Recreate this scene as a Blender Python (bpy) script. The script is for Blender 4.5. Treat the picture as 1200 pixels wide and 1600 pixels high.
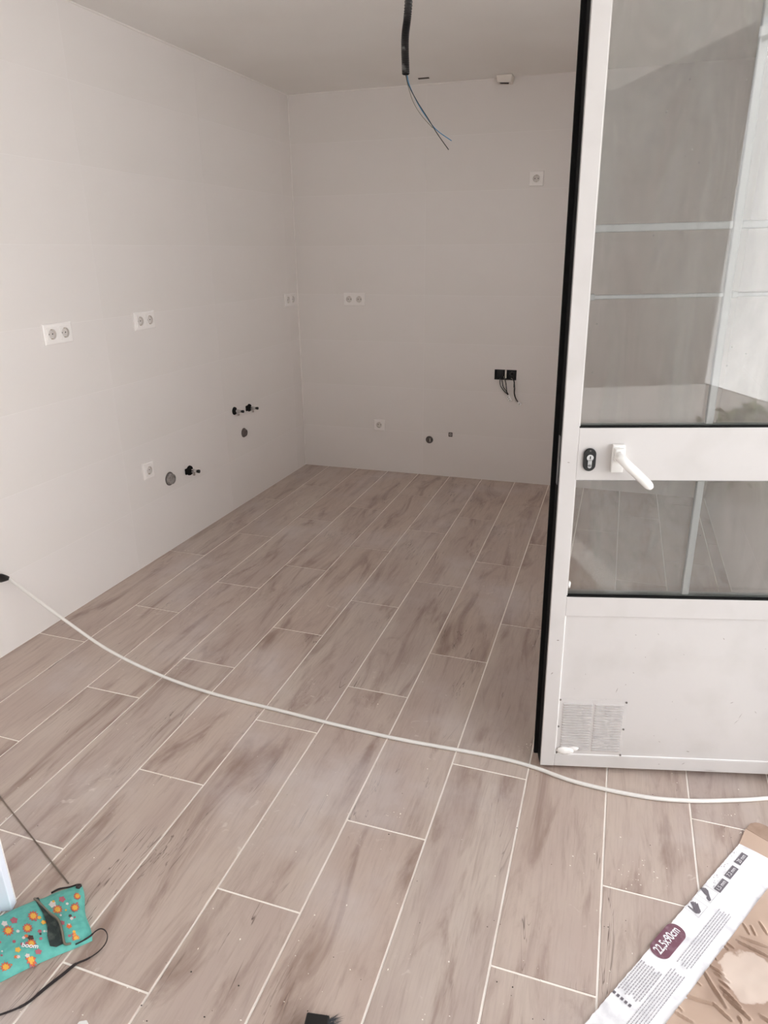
import bpy, bmesh, math, random
from mathutils import Vector, Matrix, noise as mnoise

for o in list(bpy.data.objects):
    bpy.data.objects.remove(o, do_unlink=True)
SC = bpy.context.scene
COL = SC.collection
random.seed(7)

# ------------------------------------------------------------------ camera
F = 1080.69                                   # focal length in pixels of the 1200x1600 frame
CAM = Vector((2.1867, -4.5448, 1.4886))
RIGHT = Vector((0.9487216, 0.3160071, -0.0081691))
DOWN = Vector((0.1040955, -0.3367092, -0.9358371))
FWD = Vector((-0.2984818, 0.8869985, -0.3523382))
cd = bpy.data.cameras.new('camera')
cd.sensor_fit = 'VERTICAL'; cd.sensor_height = 24.0; cd.sensor_width = 18.0
cd.lens = F / 1600 * 24.0
cd.clip_start = 0.05; cd.clip_end = 200
cam = bpy.data.objects.new('camera', cd); COL.objects.link(cam)
UP = -DOWN; BK = -FWD
cam.matrix_world = Matrix(((RIGHT.x, UP.x, BK.x, CAM.x), (RIGHT.y, UP.y, BK.y, CAM.y), (RIGHT.z, UP.z, BK.z, CAM.z), (0, 0, 0, 1)))
SC.camera = cam

# ------------------------------------------------------------------ world, lights, exposure
w = bpy.data.worlds.new('sky'); SC.world = w; w.use_nodes = True
bgn = w.node_tree.nodes['Background']
bgn.inputs[0].default_value = (0.91, 0.985, 1.14, 1); bgn.inputs[1].default_value = 1.12
SC.view_settings.view_transform = 'Standard'; SC.view_settings.look = 'None'
SC.view_settings.gamma = 1.0; SC.view_settings.use_curve_mapping = False
SC.view_settings.exposure = 0.74
SC.cycles.max_bounces = 14; SC.cycles.diffuse_bounces = 9; SC.cycles.glossy_bounces = 5
SC.cycles.transparent_max_bounces = 16; SC.cycles.sample_clamp_indirect = 6.0
SC.cycles.caustics_reflective = False; SC.cycles.caustics_refractive = False

# room measures (metres)
XR = 2.80            # right wall
YREAR = -4.30        # front edge of the room, wide open to the terrace
H = 2.415            # ceiling
LW0 = Vector((0.041, 0, 0)); LWA = 0.0170      # left wall leans a little off the tile grid
BWA = 0.0150                                   # so does the back wall
YROOF, XROOF = -5.80, 3.50   # edge of an added, unseen overhang that cuts overhead sky light
DOY1 = -2.60          # the right wall ends here, at the hinge post; beyond it the room is open to the terrace

sl = bpy.data.lights.new('sun', 'SUN'); sl.energy = 13.0; sl.angle = math.radians(1.0); sl.color = (.98, 1.0, 1.04)
so = bpy.data.objects.new('sun', sl); COL.objects.link(so); so.location = (0, 8, 12)
so.rotation_euler = Vector((.66, -.06, -.75)).to_track_quat('-Z', 'Y').to_euler()
WY0, WY1, WZ0, WZ1 = -2.46, -1.36, .98, 2.18   # window added out of view in the right wall for fill light
def portal(name, loc, rot, sx, sy):
    l = bpy.data.lights.new(name, 'AREA'); l.shape = 'RECTANGLE'; l.size = sx; l.size_y = sy
    l.cycles.is_portal = True
    o = bpy.data.objects.new(name, l); COL.objects.link(o); o.location = loc; o.rotation_euler = rot
portal('side_portal', (XR + .30, (YROOF + DOY1) / 2, H / 2), (0, math.radians(90), 0), H, DOY1 - YROOF)

portal('fill_window_portal', (XR + .14, (WY0 + WY1) / 2, (WZ0 + WZ1) / 2), (0, math.radians(90), 0), WZ1 - WZ0, WY1 - WY0)
portal('terrace_portal', (XR / 2 + .1, YROOF, H / 2), (math.radians(90), 0, 0), XR + .4, H)

# ------------------------------------------------------------------ pixel helpers
def ray(x, y):
    return (RIGHT * ((x - 600) / F) + DOWN * ((y - 800) / F) + FWD)
def hit(x, y, n, p0):
    d = ray(x, y); return CAM + d * ((p0 - CAM).dot(n) / d.dot(n))
def fl(x, y, z=0.0):
    return hit(x, y, Vector((0, 0, 1)), Vector((0, 0, z)))
LWE = Vector((-math.sin(LWA), -math.cos(LWA), 0)); LWN = Vector((math.cos(LWA), -math.sin(LWA), 0))
BWE = Vector((math.cos(BWA), math.sin(BWA), 0)); BWN = Vector((math.sin(BWA), -math.cos(BWA), 0))
def lw(x, y, out=0.0):                       # -> (distance from corner, height) on the left wall
    P = hit(x, y, LWN, LW0 + LWN * out) - LW0; return P.dot(LWE), P.z
def bw(x, y, out=0.0):
    P = hit(x, y, BWN, LW0 + BWN * out) - LW0; return P.dot(BWE), P.z
def wallx(y): return LW0.x + math.tan(LWA) * y
def wally(x): return math.tan(BWA) * (x - LW0.x)

# ------------------------------------------------------------------ materials
def srgb(r, g, b):
    f = lambda c: (c / 255 / 12.92) if c / 255 <= .04045 else ((c / 255 + .055) / 1.055) ** 2.4
    return (f(r), f(g), f(b), 1)
MATS = {}
def mat(name, col, rough=.5, metal=0, spec=.5, noise=None, bump=None, coat=0):
    m = bpy.data.materials.new(name); m.use_nodes = True
    nt = m.node_tree; b = nt.nodes['Principled BSDF']
    b.inputs['Base Color'].default_value = col; b.inputs['Roughness'].default_value = rough
    b.inputs['Metallic'].default_value = metal; b.inputs['Specular IOR Level'].default_value = spec
    b.inputs['Coat Weight'].default_value = coat
    tc = nt.nodes.new('ShaderNodeTexCoord')
    if noise:                                    # (scale, detail, other colour, low, high)
        n = nt.nodes.new('ShaderNodeTexNoise'); n.inputs['Scale'].default_value = noise[0]; n.inputs['Detail'].default_value = noise[1]
        nt.links.new(tc.outputs['Object'], n.inputs['Vector'])
        r = nt.nodes.new('ShaderNodeMapRange'); r.inputs[1].default_value = noise[3]; r.inputs[2].default_value = noise[4]
        nt.links.new(n.outputs[0], r.inputs[0])
        x = nt.nodes.new('ShaderNodeMix'); x.data_type = 'RGBA'
        x.inputs[6].default_value = col; x.inputs[7].default_value = noise[2]
        nt.links.new(r.outputs[0], x.inputs[0]); nt.links.new(x.outputs[2], b.inputs['Base Color'])
    if bump:                                     # (scale, strength, distance)
        n = nt.nodes.new('ShaderNodeTexNoise'); n.inputs['Scale'].default_value = bump[0]; n.inputs['Detail'].default_value = 5
        nt.links.new(tc.outputs['Object'], n.inputs['Vector'])
        bp = nt.nodes.new('ShaderNodeBump'); bp.inputs['Strength'].default_value = bump[1]; bp.inputs['Distance'].default_value = bump[2]
        nt.links.new(n.outputs[0], bp.inputs['Height']); nt.links.new(bp.outputs[0], b.inputs['Normal'])
    MATS[name] = m
    return m
mat('wall_tile', srgb(231, 226, 223), .33, spec=.4, noise=(1.3, 3, srgb(228, 223, 219), .35, .65))
mat('wall_grout', srgb(236, 232, 229), .7)
mat('wall_plain', srgb(226, 220, 214), .7, bump=(60, .1, .002))
mat('ceiling', srgb(237, 235, 232), .85, noise=(.9, 3, srgb(231, 228, 224), .4, .65), bump=(35, .12, .002))
mat('caulk', srgb(238, 234, 230), .6)
mat('grout', srgb(250, 244, 236), .9, noise=(9, 4, srgb(232, 222, 210), .5, .75))
mat('white_plastic', srgb(236, 234, 231), .28)
mat('socket_white', srgb(243, 239, 236), .22)
mat('socket_well', srgb(214, 208, 203), .35)  # greyer copy of the socket white, recess shade put into the colour
mat('white_alu', srgb(207, 203, 201), .34, noise=(7, 4, srgb(200, 196, 193), .5, .75))
mat('handle_white', srgb(244, 243, 240), .25, coat=.2)
mat('black_rubber', srgb(14, 13, 13), .75, spec=.2)
mat('black_plastic', srgb(22, 21, 21), .4)
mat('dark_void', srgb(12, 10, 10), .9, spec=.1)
mat('grey_alu', srgb(150, 150, 150), .35, metal=.7)
mat('chrome', srgb(205, 205, 205), .12, metal=1)
mat('brass_pin', srgb(170, 150, 120), .3, metal=.9)
mat('pipe_grey', srgb(150, 145, 142), .5, noise=(60, 3, srgb(110, 104, 100), .45, .7))
mat('pipe_dark', srgb(105, 96, 92), .6, noise=(70, 3, srgb(75, 66, 62), .45, .7))
mat('spacer', srgb(196, 202, 198), .4)
mat('bar_white', srgb(250, 249, 247), .3)
mat('cable_white', srgb(232, 229, 224), .4)
mat('conduit', srgb(26, 25, 26), .32, noise=(38, 4, srgb(150, 150, 148), .60, .78))
mat('wire_black', srgb(24, 24, 28), .4)
mat('wire_blue', srgb(40, 130, 175), .4)
mat('wire_grey', srgb(118, 112, 98), .5)
mat('wire_pale', srgb(190, 184, 176), .5)
mat('plaster', srgb(232, 226, 218), .9, bump=(90, .5, .003))
mat('plaster_white', srgb(245, 243, 240), .85, bump=(90, .6, .003))
mat('slot_dark', srgb(74, 66, 60), .8)
mat('screw', srgb(120, 116, 112), .4, metal=.6)
mat('scuff', srgb(150, 142, 136), .8)
mat('steel_rod', srgb(130, 116, 106), .4, metal=.5)
mat('panel_white', srgb(232, 238, 250), .35)
mat('bristle', srgb(70, 72, 76), .6)
mat('crumb', srgb(246, 240, 230), .9)
mat('grit', srgb(52, 46, 42), .9)
mat('pouch', srgb(100, 182, 170), .75, noise=(60, 4, srgb(86, 166, 156), .4, .65), bump=(160, .25, .002))
mat('print_orange', srgb(214, 112, 62), .75)
mat('print_yellow', srgb(222, 172, 72), .75)
mat('print_pink', srgb(176, 98, 110), .75)
mat('print_pale', srgb(214, 206, 202), .75)
mat('print_dark', srgb(72, 52, 46), .75)
mat('pouch_lining', srgb(34, 44, 42), .8, noise=(60, 4, srgb(78, 84, 78), .5, .75))
mat('strap', srgb(44, 36, 36), .7)
mat('label_white', srgb(243, 242, 243), .45, noise=(26, 5, srgb(218, 217, 220), .52, .72), bump=(60, .25, .003))
mat('burgundy', srgb(120, 78, 92), .5, noise=(70, 4, srgb(140, 108, 120), .5, .72))
mat('ink', srgb(110, 104, 110), .6)
mat('ink_pale', srgb(170, 166, 170), .6)
mat('ink_white', srgb(240, 238, 240), .5)
mat('tab_brown', srgb(168, 142, 124), .8, noise=(40, 4, srgb(156, 130, 112), .4, .7))
mat('terrace', srgb(196, 192, 186), .8, noise=(6, 4, srgb(178, 174, 168), .4, .7))
mat('bounce_wall', srgb(228, 226, 222), .85)
mat('blocking_wall_render', srgb(120, 116, 112), .9, bump=(40, .3, .004))
mat('leaf', srgb(74, 108, 52), .5, noise=(3, 2, srgb(110, 140, 70), .4, .65))
mat('gravel', srgb(136, 132, 127), .95, noise=(60, 5, srgb(110, 106, 101), .4, .65), bump=(120, .6, .01))
mat('bark', srgb(90, 74, 58), .9)

def node(nt, t, **kw):
    n = nt.nodes.new(t)
    for k, v in kw.items(): setattr(n, k, v)
    return n
def floor_tile_material():
    m = bpy.data.materials.new('wood_look_tile'); m.use_nodes = True; nt = m.node_tree; L = nt.links
    b = nt.nodes['Principled BSDF']
    tc = node(nt, 'ShaderNodeTexCoord'); oi = node(nt, 'ShaderNodeObjectInfo')
    mul = node(nt, 'ShaderNodeMath', operation='MULTIPLY'); mul.inputs[1].default_value = 57.0
    L.new(oi.outputs['Random'], mul.inputs[0])
    cmb = node(nt, 'ShaderNodeCombineXYZ'); L.new(mul.outputs[0], cmb.inputs[0]); L.new(mul.outputs[0], cmb.inputs[1]); L.new(mul.outputs[0], cmb.inputs[2])
    add = node(nt, 'ShaderNodeVectorMath', operation='ADD'); L.new(tc.outputs['Object'], add.inputs[0]); L.new(cmb.outputs[0], add.inputs[1])
    def noisy(sx, sy, scale, detail, dist=0.0, rough=.55):
        mp = node(nt, 'ShaderNodeMapping'); mp.inputs['Scale'].default_value = (sx, sy, 1)
        L.new(add.outputs[0], mp.inputs[0])
        n = node(nt, 'ShaderNodeTexNoise'); n.inputs['Scale'].default_value = scale; n.inputs['Detail'].default_value = detail
        n.inputs['Distortion'].default_value = dist; n.inputs['Roughness'].default_value = rough
        L.new(mp.outputs[0], n.inputs['Vector']); return n.outputs[0]
    def rng(src, lo, hi, a=0., c=1.):
        r = node(nt, 'ShaderNodeMapRange'); r.interpolation_type = 'SMOOTHSTEP'
        for i, v in zip((1, 2, 3, 4), (lo, hi, a, c)): r.inputs[i].default_value = v
        L.new(src, r.inputs[0]); return r.outputs[0]
    def mix(fac, a, c):
        x = node(nt, 'ShaderNodeMix', data_type='RGBA')
        if isinstance(fac, float): x.inputs[0].default_value = fac
        else: L.new(fac, x.inputs[0])
        for i, v in ((6, a), (7, c)):
            if isinstance(v, tuple): x.inputs[i].default_value = v
            else: L.new(v, x.inputs[i])
        return x.outputs[2]
    base = mix(rng(noisy(5, 1.2, 1.6, 4), .35, .65), srgb(196, 182, 171), srgb(182, 166, 157))
    base = mix(rng(oi.outputs['Random'], 0, 1, 0, .55), base, srgb(191, 171, 158))
    # broad dark cloud streaks along the board
    cl = rng(noisy(8.5, 1.7, 1.15, 6, 1.0, .6), .47, .73, 0, .95)
    c1 = mix(cl, base, srgb(140, 116, 105))
    st = rng(noisy(20, 2.6, 1.3, 6, 1.2, .65), .48, .78, 0, .5)
    c2 = mix(st, c1, srgb(146, 126, 116))
    fine = rng(noisy(110, 7.0, 1.4, 4), .42, .70, 0, .22)
    c3 = mix(fine, c2, srgb(160, 142, 131))
    # thin dark cracks
    cr = noisy(16, 1.4, 1.0, 3, 2.2)
    sub = node(nt, 'ShaderNodeMath', operation='SUBTRACT'); sub.inputs[1].default_value = .5; L.new(cr, sub.inputs[0])
    ab = node(nt, 'ShaderNodeMath', operation='ABSOLUTE'); L.new(sub.outputs[0], ab.inputs[0])
    line = rng(ab.outputs[0], 0.0, .012, .75, 0.)
    gate = rng(noisy(6, 1.6, 1.5, 2), .55, .66)
    mm = node(nt, 'ShaderNodeMath', operation='MULTIPLY'); L.new(line, mm.inputs[0]); L.new(gate, mm.inputs[1])
    c4 = mix(mm.outputs[0], c3, srgb(88, 70, 64))
    # pale cement haze left from grouting, in patches that run across boards
    geo = node(nt, 'ShaderNodeNewGeometry')
    n1 = node(nt, 'ShaderNodeTexNoise'); n1.inputs['Scale'].default_value = 2.1; n1.inputs['Detail'].default_value = 6; n1.inputs['Roughness'].default_value = .62
    L.new(geo.outputs['Position'], n1.inputs['Vector'])
    hz = rng(n1.outputs[0], .46, .74, 0, .50)
    c5 = mix(hz, c4, srgb(208, 200, 199))
    n2 = node(nt, 'ShaderNodeTexNoise'); n2.inputs['Scale'].default_value = 26; n2.inputs['Detail'].default_value = 5; n2.inputs['Distortion'].default_value = 1.4
    L.new(geo.outputs['Position'], n2.inputs['Vector'])
    n3 = node(nt, 'ShaderNodeTexNoise'); n3.inputs['Scale'].default_value = 3.2; L.new(geo.outputs['Position'], n3.inputs['Vector'])
    m3 = node(nt, 'ShaderNodeMath', operation='MULTIPLY'); L.new(rng(n2.outputs[0], .62, .74, 0, .5), m3.inputs[0]); L.new(rng(n3.outputs[0], .52, .66), m3.inputs[1])
    c6 = mix(m3.outputs[0], c5, srgb(222, 214, 206))
    L.new(c6, b.inputs['Base Color'])
    r = rng(n1.outputs[0], .3, .75, .30, .50); L.new(r, b.inputs['Roughness'])
    b.inputs['Specular IOR Level'].default_value = .42
    bp = node(nt, 'ShaderNodeBump'); bp.inputs['Strength'].default_value = .12; bp.inputs['Distance'].default_value = .001
    L.new(noisy(70, 3, 1.5, 4), bp.inputs['Height']); L.new(bp.outputs[0], b.inputs['Normal'])
    MATS['floor_tile'] = m
floor_tile_material()

def glass_material():
    m = bpy.data.materials.new('dusty_glass'); m.use_nodes = True; nt = m.node_tree; L = nt.links
    nt.nodes.remove(nt.nodes['Principled BSDF']); out = nt.nodes['Material Output']
    tr = node(nt, 'ShaderNodeBsdfTransparent'); tr.inputs[0].default_value = (.976, .979, .976, 1)
    gl = node(nt, 'ShaderNodeBsdfGlossy'); gl.inputs['Roughness'].default_value = .015
    df = node(nt, 'ShaderNodeBsdfDiffuse'); df.inputs[0].default_value = srgb(224, 224, 218)
    tl = node(nt, 'ShaderNodeBsdfTranslucent'); tl.inputs[0].default_value = srgb(220, 222, 216)
    dd = node(nt, 'ShaderNodeMixShader'); dd.inputs[0].default_value = .4; L.new(df.outputs[0], dd.inputs[1]); L.new(tl.outputs[0], dd.inputs[2])
    fr = node(nt, 'ShaderNodeFresnel'); fr.inputs[0].default_value = 1.52
    mu = node(nt, 'ShaderNodeMath', operation='MULTIPLY'); mu.inputs[1].default_value = 1.22; mu.use_clamp = True; L.new(fr.outputs[0], mu.inputs[0])
    m1 = node(nt, 'ShaderNodeMixShader'); L.new(mu.outputs[0], m1.inputs[0]); L.new(tr.outputs[0], m1.inputs[1]); L.new(gl.outputs[0], m1.inputs[2])
    tc = node(nt, 'ShaderNodeTexCoord')
    mp = node(nt, 'ShaderNodeMapping'); mp.inputs['Rotation'].default_value = (0, math.radians(28), 0); mp.inputs['Scale'].default_value = (7, 7, 1.6)  # dust smears, slanted to imitate a diagonal reflection as well
    L.new(tc.outputs['Object'], mp.inputs[0])
    n = node(nt, 'ShaderNodeTexNoise'); n.inputs['Scale'].default_value = 1.3; n.inputs['Detail'].default_value = 6; n.inputs['Distortion'].default_value = .9
    L.new(mp.outputs[0], n.inputs['Vector'])
    r = node(nt, 'ShaderNodeMapRange'); 
    for i, v in zip((1, 2, 3, 4), (.40, .70, .018, .13)): r.inputs[i].default_value = v
    L.new(n.outputs[0], r.inputs[0])
    # plaster flecks
    v = node(nt, 'ShaderNodeTexVoronoi'); v.inputs['Scale'].default_value = 34; L.new(tc.outputs['Object'], v.inputs['Vector'])
    rv = node(nt, 'ShaderNodeMapRange'); 
    for i, q in zip((1, 2, 3, 4), (.04, .065, .6, 0)): rv.inputs[i].default_value = q
    L.new(v.outputs['Distance'], rv.inputs[0])
    g = node(nt, 'ShaderNodeTexNoise'); g.inputs['Scale'].default_value = 7; L.new(tc.outputs['Object'], g.inputs['Vector'])
    rg = node(nt, 'ShaderNodeMapRange'); rg.inputs[1].default_value = .57; rg.inputs[2].default_value = .62; L.new(g.outputs[0], rg.inputs[0])
    mm = node(nt, 'ShaderNodeMath', operation='MULTIPLY'); L.new(rv.outputs[0], mm.inputs[0]); L.new(rg.outputs[0], mm.inputs[1])
    ad = node(nt, 'ShaderNodeMath', operation='MAXIMUM'); L.new(mm.outputs[0], ad.inputs[0]); L.new(r.outputs[0], ad.inputs[1])
    m2 = node(nt, 'ShaderNodeMixShader'); L.new(ad.outputs[0], m2.inputs[0]); L.new(m1.outputs[0], m2.inputs[1]); L.new(dd.outputs[0], m2.inputs[2])
    L.new(m2.outputs[0], out.inputs['Surface'])
    MATS['glass'] = m
glass_material()

def cardboard_material():
    m = bpy.data.materials.new('crumpled_cardboard'); m.use_nodes = True; nt = m.node_tree; L = nt.links
    b = nt.nodes['Principled BSDF']; b.inputs['Roughness'].default_value = .75; b.inputs['Specular IOR Level'].default_value = .3
    tc = node(nt, 'ShaderNodeTexCoord')
    n = node(nt, 'ShaderNodeTexNoise'); n.inputs['Scale'].default_value = 26; n.inputs['Detail'].default_value = 4; L.new(tc.outputs['Object'], n.inputs['Vector'])
    sc = node(nt, 'ShaderNodeVectorMath', operation='SCALE'); sc.inputs['Scale'].default_value = .045
    sb = node(nt, 'ShaderNodeVectorMath', operation='SUBTRACT'); sb.inputs[1].default_value = (.5, .5, .5)
    L.new(n.outputs['Color'], sb.inputs[0]); L.new(sb.outputs[0], sc.inputs[0])
    ad = node(nt, 'ShaderNodeVectorMath', operation='ADD'); L.new(tc.outputs['Object'], ad.inputs[0]); L.new(sc.outputs[0], ad.inputs[1])
    mp = node(nt, 'ShaderNodeMapping'); mp.inputs['Location'].default_value = (-.345, .178, 0); L.new(ad.outputs[0], mp.inputs[0])
    fl_ = node(nt, 'ShaderNodeVectorMath', operation='MULTIPLY'); fl_.inputs[1].default_value = (1, 1.15, 0); L.new(mp.outputs[0], fl_.inputs[0])
    ln = node(nt, 'ShaderNodeVectorMath', operation='LENGTH'); L.new(fl_.outputs[0], ln.inputs[0])
    rr = node(nt, 'ShaderNodeValToRGB'); e = rr.color_ramp.elements
    e[0].position = .0; e[0].color = srgb(210, 192, 178)
    e[1].position = .062; e[1].color = srgb(207, 188, 174)
    for p, c in ((.066, srgb(164, 138, 121)), (.085, srgb(169, 144, 127)), (.125, srgb(186, 161, 143)), (.3, srgb(193, 168, 150))):
        q = e.new(p); q.color = c
    L.new(ln.outputs['Value'], rr.inputs[0])
    L.new(rr.outputs[0], b.inputs['Base Color'])
    MATS['cardboard'] = m
cardboard_material()

# ------------------------------------------------------------------ mesh helpers
class MB:
    def __init__(s): s.v = []; s.f = []; s.mi = []
    def add(s, vs, fs, mi=0):
        k = len(s.v); s.v += [tuple(p) for p in vs]; s.f += [tuple(i + k for i in f) for f in fs]; s.mi += [mi] * len(fs); return s
    def box(s, x0, x1, y0, y1, z0, z1, mi=0):
        return s.add([(x0, y0, z0), (x1, y0, z0), (x1, y1, z0), (x0, y1, z0), (x0, y0, z1), (x1, y0, z1), (x1, y1, z1), (x0, y1, z1)],
                     [(0, 3, 2, 1), (4, 5, 6, 7), (0, 1, 5, 4), (1, 2, 6, 5), (2, 3, 7, 6), (3, 0, 4, 7)], mi)
    def prism(s, poly, z0, z1, mi=0):              # convex-ish polygon in xy, counter-clockwise
        n = len(poly); vs = [(p[0], p[1], z0) for p in poly] + [(p[0], p[1], z1) for p in poly]
        fs = [tuple(range(n - 1, -1, -1)), tuple(range(n, 2 * n))] + [(i, (i + 1) % n, n + (i + 1) % n, n + i) for i in range(n)]
        return s.add(vs, fs, mi)
    def lathe(s, prof, origin=(0, 0, 0), axis='Y', seg=20, mi=0, caps=True):   # prof: (distance along axis, radius)
        vs = []; fs = []
        ox, oy, oz = origin
        for (a, r) in prof:
            for k in range(seg):
                t = 2 * math.pi * k / seg; c, q = math.cos(t) * r, math.sin(t) * r
                vs.append({'Y': (ox + c, oy + a, oz + q), 'X': (ox + a, oy + c, oz + q), 'Z': (ox + c, oy + q, oz + a)}[axis])
        for i in range(len(prof) - 1):
            for k in range(seg):
                a, b = i * seg + k, i * seg + (k + 1) % seg
                fs.append((a, b, b + seg, a + seg))
        if caps:
            fs.append(tuple(range(seg - 1, -1, -1))); fs.append(tuple((len(prof) - 1) * seg + k for k in range(seg)))
        return s.add(vs, fs, mi)
    def tube(s, pts, r, seg=8, mi=0):
        pts = [Vector(p) for p in pts]; n = len(pts); vs = []; fs = []
        rr = r if isinstance(r, (list, tuple)) else [r] * n
        prev = None
        for i, p in enumerate(pts):
            t = (pts[min(i + 1, n - 1)] - pts[max(i - 1, 0)]).normalized()
            if prev is None:
                a = Vector((0, 0, 1)) if abs(t.z) < .9 else Vector((1, 0, 0)); u = t.cross(a).normalized()
            else:
                u = (prev - t * prev.dot(t)).normalized()
            prev = u; v = t.cross(u)
            for k in range(seg):
                q = 2 * math.pi * k / seg; vs.append(p + (u * math.cos(q) + v * math.sin(q)) * rr[i])
        for i in range(n - 1):
            for k in range(seg):
                a, b = i * seg + k, i * seg + (k + 1) % seg; fs.append((a, b, b + seg, a + seg))
        fs.append(tuple(range(seg - 1, -1, -1))); fs.append(tuple((n - 1) * seg + k for k in range(seg)))
        return s.add(vs, fs, mi)
    def mesh(s, name, mats, smooth=False, bevel=0, weld=True, bseg=1):
        me = bpy.data.meshes.new(name); me.from_pydata(s.v, [], s.f)
        for m in ([mats] if isinstance(mats, str) else mats): me.materials.append(MATS[m])
        me.polygons.foreach_set('material_index', s.mi)
        bm = bmesh.new(); bm.from_mesh(me)
        if bevel:
            ed = [e for e in bm.edges if len(e.link_faces) == 2 and e.calc_face_angle(0) > .6]
            bmesh.ops.bevel(bm, geom=ed, offset=bevel, segments=bseg, affect='EDGES', profile=.5)
        bmesh.ops.recalc_face_normals(bm, faces=bm.faces)
        if smooth:
            for f in bm.faces: f.smooth = True
            for e in bm.edges:
                if len(e.link_faces) == 2 and e.calc_face_angle(0) > .7: e.smooth = False
        bm.to_mesh(me); bm.free(); me.update()
        return me
    def build(s, name, mats, parent=None, smooth=False, bevel=0, bseg=1):
        return link(name, s.mesh(name, mats, smooth, bevel, bseg=bseg), parent)
def link(name, data, parent=None, loc=None, rot=None):
    o = bpy.data.objects.new(name, data); COL.objects.link(o)
    if parent: o.parent = parent
    if loc is not None: o.location = loc
    if rot is not None: o.rotation_euler = rot
    return o
def tag(o, label=None, cat=None, group=None, kind=None):
    if label: o['label'] = label
    if cat: o['category'] = cat
    if group: o['group'] = group
    if kind: o['kind'] = kind
    return o
def empty(name, loc, rot=(0, 0, 0)):
    o = link(name, None, None, loc, rot); o.empty_display_size = .1; return o
def catmull(pts, n=8):
    pts = [Vector(p) for p in pts]; P = [pts[0] * 2 - pts[1]] + pts + [pts[-1] * 2 - pts[-2]]; out = []
    for i in range(1, len(P) - 2):
        for k in range(n):
            t = k / n; a, b, c, d = P[i - 1], P[i], P[i + 1], P[i + 2]
            out.append(.5 * ((2 * b) + (c - a) * t + (2 * a - 5 * b + 4 * c - d) * t * t + (3 * b - a - 3 * c + d) * t ** 3))
    out.append(pts[-1]); return out
def rects_minus(rect, holes):
    x0, x1, z0, z1 = rect; xs = sorted({x0, x1, *[max(x0, min(x1, v)) for h in holes for v in h[:2]]}); zs = sorted({z0, z1, *[max(z0, min(z1, v)) for h in holes for v in h[2:]]})
    out = []
    for a, b in zip(xs, xs[1:]):
        for c, d in zip(zs, zs[1:]):
            mx, mz = (a + b) / 2, (c + d) / 2
            if b - a < 1e-4 or d - c < 1e-4: continue
            if any(h[0] < mx < h[1] and h[2] < mz < h[3] for h in holes): continue
            out.append((a, b, c, d))
    return out

# ================================================================== THE SETTING
# ---- floor: grout bed and every wood-look tile
P_, L_, G_ = 0.2285, 0.9035, 0.0050
b = MB(); b.box(-.25, XR + .12, YREAR - .1, .12, -.12, -.0016)
floor = tag(b.build('floor', 'grout'), 'floor of wood-look tiles with pale grout joints', 'floor', kind='structure')
V0 = {0: .787, 1: .457, 2: .138, 3: .767, 4: .445, 5: .120, 6: .746, 7: .439, 8: .1255, 9: .733, 10: .440, 11: .1365, 12: .74}
full_mesh = None
def tile_mesh(poly, cx, cy, name='floor_tile'):
    m = MB(); m.prism([(x - cx, y - cy) for x, y in poly], -.0030, 0.0)
    return m.mesh(name, 'floor_tile', bevel=.0007)
for c in range(13):
    xa, xb = c * P_ + G_ / 2, min((c + 1) * P_ - G_ / 2, XR - .003)
    v = V0[c] - L_
    while v < -YREAR + .02:
        ya, yb = -(v + L_) + G_ / 2, -v - G_ / 2          # near, far
        v += L_
        ya = max(ya, YREAR + .004)
        if yb <= ya + .01: continue
        cut = c == 0 or c == 12 or yb > -.03 or ya <= YREAR + .005
        if not cut:
            if full_mesh is None:
                full_mesh = tile_mesh([(-(xb - xa) / 2, -(yb - ya) / 2), ((xb - xa) / 2, -(yb - ya) / 2), ((xb - xa) / 2, (yb - ya) / 2), (-(xb - xa) / 2, (yb - ya) / 2)], 0, 0)
            link('floor_tile', full_mesh, floor, ((xa + xb) / 2, (ya + yb) / 2, 0))
            continue
        if c == 0:
            xl0, xl1 = wallx(ya) + .003, wallx(min(yb, 0)) + .003
        else: xl0 = xl1 = xa
        yl = min(yb, wally(xa) - .003); yr = min(yb, wally(xb) - .003)
        if yl <= ya + .004: continue
        cx, cy = (xa + xb) / 2, (ya + min(yb, 0)) / 2
        link('floor_tile', tile_mesh([(xl0, ya), (xb, ya), (xb, yr), (xl1, yl)], cx, cy), floor, (cx, cy, 0))

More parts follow.
